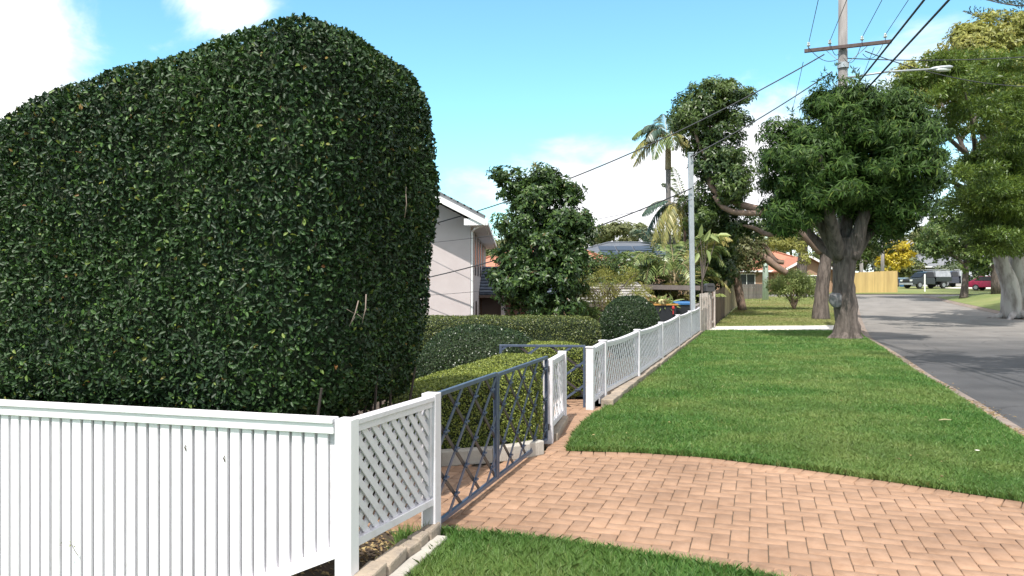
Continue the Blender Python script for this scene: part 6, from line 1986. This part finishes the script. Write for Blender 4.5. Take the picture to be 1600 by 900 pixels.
    # far poles
    for x, y0, y1, Y, lab in ((1379, 448, 376, 88, 'far grey timber pole left of the golden tree'), (1346, 450, 402, 86, 'short far pole above the left end of the new timber fence')):
        b = px(x, y0, Y); b.z = zgf(b.x, Y)
        p = thing('timber_pole', lab, 'pole', tuple(b))
        mb = MB(); mb.tube([b, px(x, y1, Y)], [.22, .17], 9); mb.build('shaft', M_pole, p, smooth=True)
        mb = MB(); t = px(x, y1 + 6, Y); mb.box(t, (1.8, .1, .1)); mb.build('crossarm', M_arm, p)
    for x, y0, y1, Y, lab in ((1445, 450, 429, 74, 'thin white marker post in front of the dark ute'), (1503, 450, 414, 74, 'taller thin white post left of the small street tree trunk')):
        b = px(x, y0, Y); b.z = zgf(b.x, Y)
        p = thing('marker_post', lab, 'post', tuple(b))
        mb = MB(); tp = px(x, y1, Y); mb.tube([b, tp], .07, 8); mb.build('shaft', M_white_trim, p)
        mb = MB(); mb.ball(tp, (.075, .075, .05), 8, 5); mb.build('cap', M_white_trim, p)


build_street_things()


# ------------------------------------------------------------------ utility pole, street light, wires
def build_utility():
    Y = 25.9
    b = px(1317, 520, Y); b.z = -.1
    p = thing('utility_pole', 'weathered timber power pole rising out of the street tree', 'utility pole', (b.x, Y, 0))
    top = b + Vector((0, 0, 13.2))
    mb = MB(); mb.tube([b, b + Vector((0, 0, 6)), top], [.20, .165, .135], 16, .04); mb.build('shaft', M_pole, p, smooth=True)
    Lh = px(1253, 83, Y + .5); Rh = px(1388, 68, Y - .55)
    off = Vector((0, -.22, 0))
    arm = MB(); arm.beam(Lh + off, Rh + off, .10, .115); ca = arm.build('crossarm', M_arm, p, bevel=.008)
    d = (Rh - Lh)
    ins = []
    for t in (.05, .30, .67, .93):
        c = Lh + d * t + off + Vector((0, 0, .065))
        mb = MB(); mb.tube([c, c + Vector((0, 0, .10))], .012, 6); mb.build('insulator_pin', M_dark_metal, ca)
        mb = MB(); mb.tube([c + Vector((0, 0, .09)), c + Vector((0, 0, .12)), c + Vector((0, 0, .16)), c + Vector((0, 0, .18)), c + Vector((0, 0, .22))], [.055, .06, .035, .05, .03], 10); mb.build('insulator', M_ceramic, ca, smooth=True)
        ins.append(c + Vector((0, 0, .17)))
    for s in (-1, 1):
        mb = MB(); mid = (Lh + Rh) / 2 + off
        mb.beam(mid + d.normalized() * s * .62 + Vector((0, .03, -.07)), b + Vector((s * .10, -.14, 9.9 - .75 + .1)), .04, .012); mb.build('brace', M_galv, p)
    mb = MB(); mb.tube([b + Vector((0, -.02, 9.1)), b + Vector((0, -.02, 9.28))], .185, 16); mb.build('band', M_galv, p)
    # street light on its outreach arm
    s0 = b + Vector((.12, -.05, EYE + .1 - (122 - 450) / F * Y))
    s1 = px(1455, 108, Y - .5)
    sl = thing('street_light', 'grey street light on a long outreach arm from the power pole', 'street light', tuple(s0))
    mb = MB(); mb.tube([s0, s0.lerp(s1, .5) + Vector((0, 0, .06)), s1], .032, 10); mb.build('arm', M_galv, sl, smooth=True)
    e = px(1489, 104, Y - .65)
    v = (e - s1)
    mb = MB()
    mb.tube([s1 - v * .12, s1, s1 + v * .12, s1 + v * .45, s1 + v * .85, e], [.04, .05, .085, .10, .085, .03], 12)
    c = (s1 + e) / 2
    mb.v = [(x, y, c.z + (z - c.z) * .75) for x, y, z in mb.v]
    mb.build('lantern', M_galv, sl, smooth=True)
    mb = MB(); mb.ball((s1 + v * .55) + Vector((0, 0, -.07)), (.26, .09, .06), 12, 7); mb.build('lens', M_ceramic, sl, smooth=True)

    def wire(name, label, a, z, sag=.25, r=.011, group=None, n=18):
        a, z = Vector(a), Vector(z)
        pts = [a.lerp(z, i / n) - Vector((0, 0, sag * 4 * (i / n) * (1 - i / n))) for i in range(n + 1)]
        mb = MB(); mb.tube(pts, r, 6)
        o = mb.build(name, M_wire, loc=tuple(a), smooth=True)
        return tag(o, label, 'cable', group)

    def toward(a, xt, yend=-14.0, z=None):
        """the far end of a level wire that leaves the top of the photograph at column xt"""
        z = a.z if z is None else z
        Yt = (z - EYE) / 450.0 * F
        q = Vector(((xt - 800) / F * Yt, Yt, z))
        d = (q - a) / (q.y - a.y)
        return a + d * (yend - a.y)
    labs = ['thin overhead wire from the leftmost crossarm insulator', 'thin overhead wire from the crossarm insulator just left of the pole', 'thin overhead wire from the crossarm insulator just right of the pole', 'thin overhead wire from the rightmost crossarm insulator']
    for c, xt, lb in zip(ins, (1278, 1322, 1377, 1418), labs):
        wire('power_line', lb, c, toward(c, xt), .12, .010, 'wires at the power pole')
    a1 = b + Vector((.16, -.1, 8.2)); a2 = b + Vector((.18, -.05, 7.75))
    wire('power_line', 'thick black overhead cable nearer the power pole', a1, toward(a1, 1442), .05, .028, 'wires at the power pole')
    wire('power_line', 'thick black overhead cable farther right of the power pole', a2, toward(a2, 1480), .05, .028, 'wires at the power pole')
    # thin wires carrying on beyond the pole
    for (x0, y0, x1, y1, lb) in ((1255, 97, 1244, 145, 'thin wire running down and away from the left end of the crossarm'), (1366, 74, 1335, 150, 'thin wire running away behind the pole from the right of the crossarm')):
        a = px(x0, y0, Y); q = px(x1, y1, 34); dd = (q - a); wire('power_line', lb, a, a + dd * 2.6, .05, .010, 'wires at the power pole')
    h0 = px(1322, 91, Y - .1); h1 = px(1640, 86, Y + 1)
    wire('power_line', 'long level cable running right from the power pole', h0, h1, .12, .017, 'wires at the power pole')
    wire('power_line', 'slack cable falling right from the crossarm toward the street light', px(1352, 80, Y - .3), px(1600, 135, Y + 4), .25, .017, 'wires at the power pole')
    # service cables
    steel_top = px(1079, 245, 25.2)
    wire('service_cable', 'upper service cable from the crossarm sweeping down left to the pinkish house', px(1288, 85, Y - .3), px(630, 362, 28.85), .62, .021, 'service cables to the houses', 30)
    wire('service_cable', 'service cable from the street tree to the top of the steel pole', px(1300, 112, Y - .2), steel_top, .10, .020, 'service cables to the houses', 24)
    wire('service_cable', 'thick lower service cable from the steel pole down to the house wall', px(1081, 294, 25.2), px(648, 438, 28.9), .28, .021, 'service cables to the houses', 24)
    wire('service_cable', 'thin upper telephone wire crossing the pinkish house wall', px(1081, 312, 25.2), px(640, 382, 28.9), .18, .008, 'service cables to the houses', 24)
    wire('service_cable', 'thin lowest telephone wire crossing the pinkish house wall', px(1000, 425, 26.5), px(640, 463, 28.9), .10, .008, 'service cables to the houses', 24)
    # loose jumper loops at the crossarm
    k = 0
    jl = ['looped jumper wire at the left end of the crossarm', 'looped jumper wire left of the pole under the crossarm', 'looped jumper wire right of the pole under the crossarm', 'looped jumper wire at the right end of the crossarm']
    for (x0, y0, x1, y1, s), lb in zip(((1262, 72, 1310, 92, .25), (1296, 62, 1310, 84, .22), (1348, 62, 1318, 90, .42), (1380, 68, 1348, 84, .30)), jl):
        wire('jumper_wire', lb, px(x0, y0, Y - .35), px(x1, y1, Y - .3), s, .010, 'jumper wires on the crossarm', 12)


build_utility()


# ------------------------------------------------------------------ vehicles far down the street
def wheel(parent, x, y, r, w=.2):
    mb = MB(); mb.tube([(x, y - w / 2, r), (x, y + w / 2, r)], r, 18)
    t = mb.build('wheel', M_rubber, parent, local=True)
    mb = MB(); s = 1 if y > 0 else -1
    mb.tube([(x, y + s * (w / 2 + .004), r), (x, y + s * (w / 2 + .018), r)], r * .6, 12); mb.build('rim', M_rim, t, local=True)


def body_shell(prof, half, tuck, z_tuck):
    """side profile (x,z) swept across the width; points above z_tuck lean inwards"""
    mb = MB(); n = len(prof)
    vs = []
    for s in (-1, 1):
        for x, z in prof:
            k = max(0.0, z - z_tuck) * tuck
            vs.append((x, s * (half - k), z))
    fs = [tuple(range(n)), tuple(range(2 * n - 1, n - 1, -1))] + [(k, n + k, n + (k + 1) % n, (k + 1) % n) for k in range(n)]
    mb.add(vs, fs)
    return mb


def ute(label, loc, rz, paint, canopy):
    t = thing('pickup_truck', label, 'pickup truck', loc, rz, 'pickup trucks parked beyond the verge')
    low = [(2.55, .42), (2.62, .75), (2.5, 1.02), (1.35, 1.14), (-.35, 1.14), (-.45, .98), (-.45, .42)]
    body_shell(low, .90, .05, .7).build('body', paint, t, local=True, bevel=.05)
    cab = [(1.30, 1.13), (.62, 1.72), (.35, 1.80), (-.28, 1.80), (-.42, 1.13)]
    body_shell(cab, .86, .22, 1.13).build('cab', paint, t, local=True, bevel=.04)
    mb = MB(); mb.add([(1.27, -.72, 1.19), (1.27, .72, 1.19), (.70, .66, 1.70), (.70, -.66, 1.70)], [(0, 1, 2, 3)]); 
    mb.v = [(x + .03, y, z + .02) for x, y, z in mb.v]; mb.build('windscreen', M_glass, t, local=True)
    for s in (-1, 1):
        mb = MB(); mb.add([(1.05, s * .868, 1.2), (-.30, s * .868, 1.2), (-.24, s * .765, 1.68), (.55, s * .765, 1.68)], [(0, 1, 2, 3)]); mb.build('side_window', M_glass, t, local=True)
        mb = MB(); mb.box((2.55, s * .66, .84), (.12, .34, .2)); mb.build('headlight', M_lamp, t, local=True, bevel=.02)
        mb = MB(); mb.box((.9, s * 1.0, 1.2), (.1, .16, .16)); mb.build('mirror', paint, t, local=True)
        mb = MB(); mb.box((-2.62, s * .78, .86), (.06, .14, .24)); mb.build('tail_light', M_lamp_r, t, local=True)
    mb = MB(); mb.box((2.60, 0, .80), (.08, .9, .16)); mb.build('grille', M_rubber, t, local=True)
    mb = MB(); mb.box((2.62, 0, .48), (.14, 1.76, .22)); mb.build('bumper', M_silver, t, local=True, bevel=.03)
    # tray
    mb = MB(); mb.box((-1.56, 0, .82), (2.1, 1.86, .12)); mb.box((-1.56, 0, .56), (2.0, .9, .36))
    for s in (-1, 1): mb.box((-1.56, s * .91, 1.04), (2.1, .05, .36))
    mb.box((-2.59, 0, 1.04), (.05, 1.77, .36)); mb.build('tray', paint, t, local=True)
    if canopy:
        mb = MB()
        prof = [(-.52, 1.22), (-.52, 1.86), (-2.55, 1.90), (-2.60, 1.22)]
        body_shell(prof, .90, .16, 1.22).build('canopy', M_silver, t, local=True, bevel=.03)
    mb = MB()
    for x in (-.55, -2.5):
        for s in (-1, 1): mb.beam((x, s * .84, 1.2), (x, s * .80, 2.0), .04, .04, side=Vector((1, 0, 0)))
        mb.beam((x, -.82, 2.0), (x, .82, 2.0), .04, .04)
    for s in (-1, 1): mb.beam((-2.7, s * .8, 2.0), (.9, s * .8, 2.0), .04, .04)
    mb.build('ladder_rack', M_silver, t, local=True)
    for x in (1.65, -1.55):
        for s in (-1, 1): wheel(t, x, s * .80, .37, .24)
    mb = MB(); mb.box((-2.63, 0, .62), (.02, .36, .10)); mb.build('number_plate', M_plate, t, local=True)
    return t


def hatch(label, loc, rz, paint):
    t = thing('parked_car', label, 'car', loc, rz)
    low = [(2.05, .30), (2.12, .55), (1.95, .78), (1.05, .93), (-1.75, .96), (-2.0, .86), (-2.05, .32)]
    body_shell(low, .86, .06, .6).build('body', paint, t, local=True, bevel=.06)
    cab = [(1.05, .92), (.30, 1.40), (-.95, 1.44), (-1.75, .95)]
    body_shell(cab, .82, .30, .92).build('cabin', paint, t, local=True, bevel=.05)
    mb = MB(); mb.add([(1.03, -.68, .97), (1.03, .68, .97), (.38, .58, 1.38), (.38, -.58, 1.38)], [(0, 1, 2, 3)]); mb.v = [(x + .03, y, z + .015) for x, y, z in mb.v]; mb.build('windscreen', M_glass, t, local=True)
    mb = MB(); mb.add([(-1.66, -.66, 1.0), (-1.66, .66, 1.0), (-1.02, .58, 1.38), (-1.02, -.58, 1.38)], [(0, 3, 2, 1)]); mb.v = [(x - .04, y, z + .015) for x, y, z in mb.v]; mb.build('rear_window', M_glass, t, local=True)
    for s in (-1, 1):
        mb = MB(); mb.add([(.85, s * .826, .98), (-1.45, s * .826, .98), (-.95, s * .70, 1.38), (.30, s * .70, 1.38)], [(0, 1, 2, 3)]); mb.build('side_window', M_glass, t, local=True)
        mb = MB(); mb.box((2.02, s * .62, .66), (.14, .34, .14)); mb.build('headlight', M_lamp, t, local=True, bevel=.03)
        mb = MB(); mb.box((.75, s * .93, 1.0), (.12, .16, .12)); mb.build('mirror', paint, t, local=True)
        mb = MB(); mb.box((-2.02, s * .68, .74), (.06, .22, .2)); mb.build('tail_light', M_lamp_r, t, local=True)
    mb = MB(); mb.box((2.11, 0, .42), (.05, 1.1, .16)); mb.build('grille', M_rubber, t, local=True)
    mb = MB(); mb.box((2.13, 0, .56), (.03, .36, .10)); mb.build('number_plate', M_plate, t, local=True)
    for x in (1.32, -1.28):
        for s in (-1, 1): wheel(t, x, s * .76, .31, .2)
    return t


def build_vehicles():
    def spot(x, Y):
        p = px(x, 450, Y); return (p.x, Y, zgf(p.x, Y) + .03)
    ute('dark green black pickup truck with silver tray canopy parked beyond the verge', spot(1446, 83), math.radians(197), M_car_dark, True)
    ute('dark navy pickup truck parked behind the silver canopied truck', spot(1484, 89), math.radians(203), M_car_navy, True)
    hatch('raspberry red car parked facing the street left of the white trunks', spot(1552, 76), math.radians(-52), M_car_red)
    x, Y, z = spot(1412, 86)
    b = thing('wheelie_bin', 'bright blue bin standing left of the dark pickup truck', 'bin', (x, Y, z))
    mb = MB()
    mb.tube([(x, Y, z + .08), (x, Y, z + 1.0)], [.42, .52], 4); mb.build('body', M_bin_b, b, bevel=.04)
    mb = MB(); mb.box((x, Y, z + 1.04), (.86, .86, .09), math.radians(30)); mb.build('lid', mat('pale_blue_plastic', (.35, .50, .66), rough=.5), b, bevel=.03)
    # white house glimpsed behind
    h = hip_house('white_house', 'white weatherboard house glimpsed above the parked pickup trucks', 52, 62, 101, 109, 1.5, 4.4, 6.2, M_white2, M_tile_grey)
    window(h, (54.5, 100.97, 3.2), 1.6, 1.6, (0, -1, 0), M_white_trim, 1)
    window(h, (58.5, 100.97, 3.2), 1.6, 1.6, (0, -1, 0), M_white_trim, 1)


build_vehicles()


# ------------------------------------------------------------------ litter on the grass and kerb
def build_litter():
    r = np.random.default_rng(61)
    # dry leaves and bark in the gutter
    n = 2600
    y = 1 / r.uniform(1 / 30, 1 / 5.5, n)
    x = np.interp(y, KY, KX) + np.abs(r.normal(.10, .12, n))
    z = np.array([-.0] * n) - np.clip((x - np.interp(y, KY, KX)) / .31, 0, 1) * .085 + .018
    keep = np.array([mnoise.noise(Vector((0, float(v) * .9, 2))) for v in y]) > -.12
    P = np.column_stack([x, y, z])[keep]; n = len(P)
    o = leaf_mesh('kerb_litter', P, r.normal(0, 1, (n, 3)) * np.array((1, 1, .15)), np.array((0, 0, 1)) + r.normal(0, .3, (n, 3)), r.uniform(.02, .07, n), r.uniform(.008, .02, n), L_dead)
    tag(o, 'dry leaf litter lying along the kerb', 'leaf litter', kind='stuff')
    n = 150
    y = 1 / r.uniform(1 / 28, 1 / 6.0, n); x = r.uniform(-.1, .6, n) * y
    P = np.column_stack([x, y]); P = P[inpoly(P, LAWN)]
    n = len(P); P = np.column_stack([P, np.full(n, .045)])
    o = leaf_mesh('lawn_litter', P, r.normal(0, 1, (n, 3)) * np.array((1, 1, .2)), np.array((0, 0, 1)) + r.normal(0, .3, (n, 3)), r.uniform(.02, .05, n), r.uniform(.008, .018, n), L_dead)
    tag(o, 'small dry leaf scraps scattered over the lawn', 'leaf litter', kind='stuff')
    c = px(1527, 710, 7.3); c.z = .05
    f = thing('fallen_flower', 'small white blossom lying on the lawn near the road', 'flower', tuple(c))
    k = 7; P = np.repeat(np.array([tuple(c)]), k, 0); a = np.linspace(0, 6.28, k + 1)[:-1]
    leaf_mesh('petals', P, np.column_stack([np.cos(a), np.sin(a), np.full(k, .45)]), np.column_stack([0 * a, 0 * a, 0 * a + 1]), np.full(k, .026), np.full(k, .018), mat('petal', (.8, .76, .68), rough=.6), f, six=True)
    c = px(1476, 662, 9.0); c.z = .055
    mb = MB(); mb.tube([c - Vector((.08, .02, 0)), c + Vector((0, .01, .004)), c + Vector((.08, 0, 0))], [.004, .008, .003], 6)
    o = mb.build('fallen_leaf', mat('straw_leaf', (.40, .33, .19), rough=.8), loc=tuple(c)); tag(o, 'single long straw coloured leaf lying on the lawn', 'leaf')


build_litter()


# shade tree on the right verge, mostly outside the frame: it throws the dappled shade on the road
def build_shade_tree():
    b = Vector((15.9, 12.0, zgf(15.9, 12.0)))
    t = tree('shade_tree', 'broad tree on the right verge shading the road at the right edge', tuple(b))
    items = [([b, b + Vector((.1, 0, 2)), b + Vector((0, .2, 4))], [.4, .3, .25])]
    bl = []
    rr = random.Random(6)
    for k in range(11):
        c = b + Vector((rr.uniform(-8.7, -4.2), rr.uniform(-2.3, 1.4), rr.uniform(8.4, 9.6)))
        bl.append((c.x, c.y, c.z, rr.uniform(.9, 1.5), rr.uniform(.9, 1.5), rr.uniform(.5, .9)))
        items.append(([b + Vector((0, .2, 3.8)), (b + c) / 2 + Vector((0, 0, 1.6)), c], [.16, .1, .03]))
    trunk_tubes(items, 8).build('trunk', M_bark, t, smooth=True)
    crown(bl, 15000, .20, .07, L_spray, t, 71, clumps=110, cr=.6, droop=.2, rosette=5)


build_shade_tree()
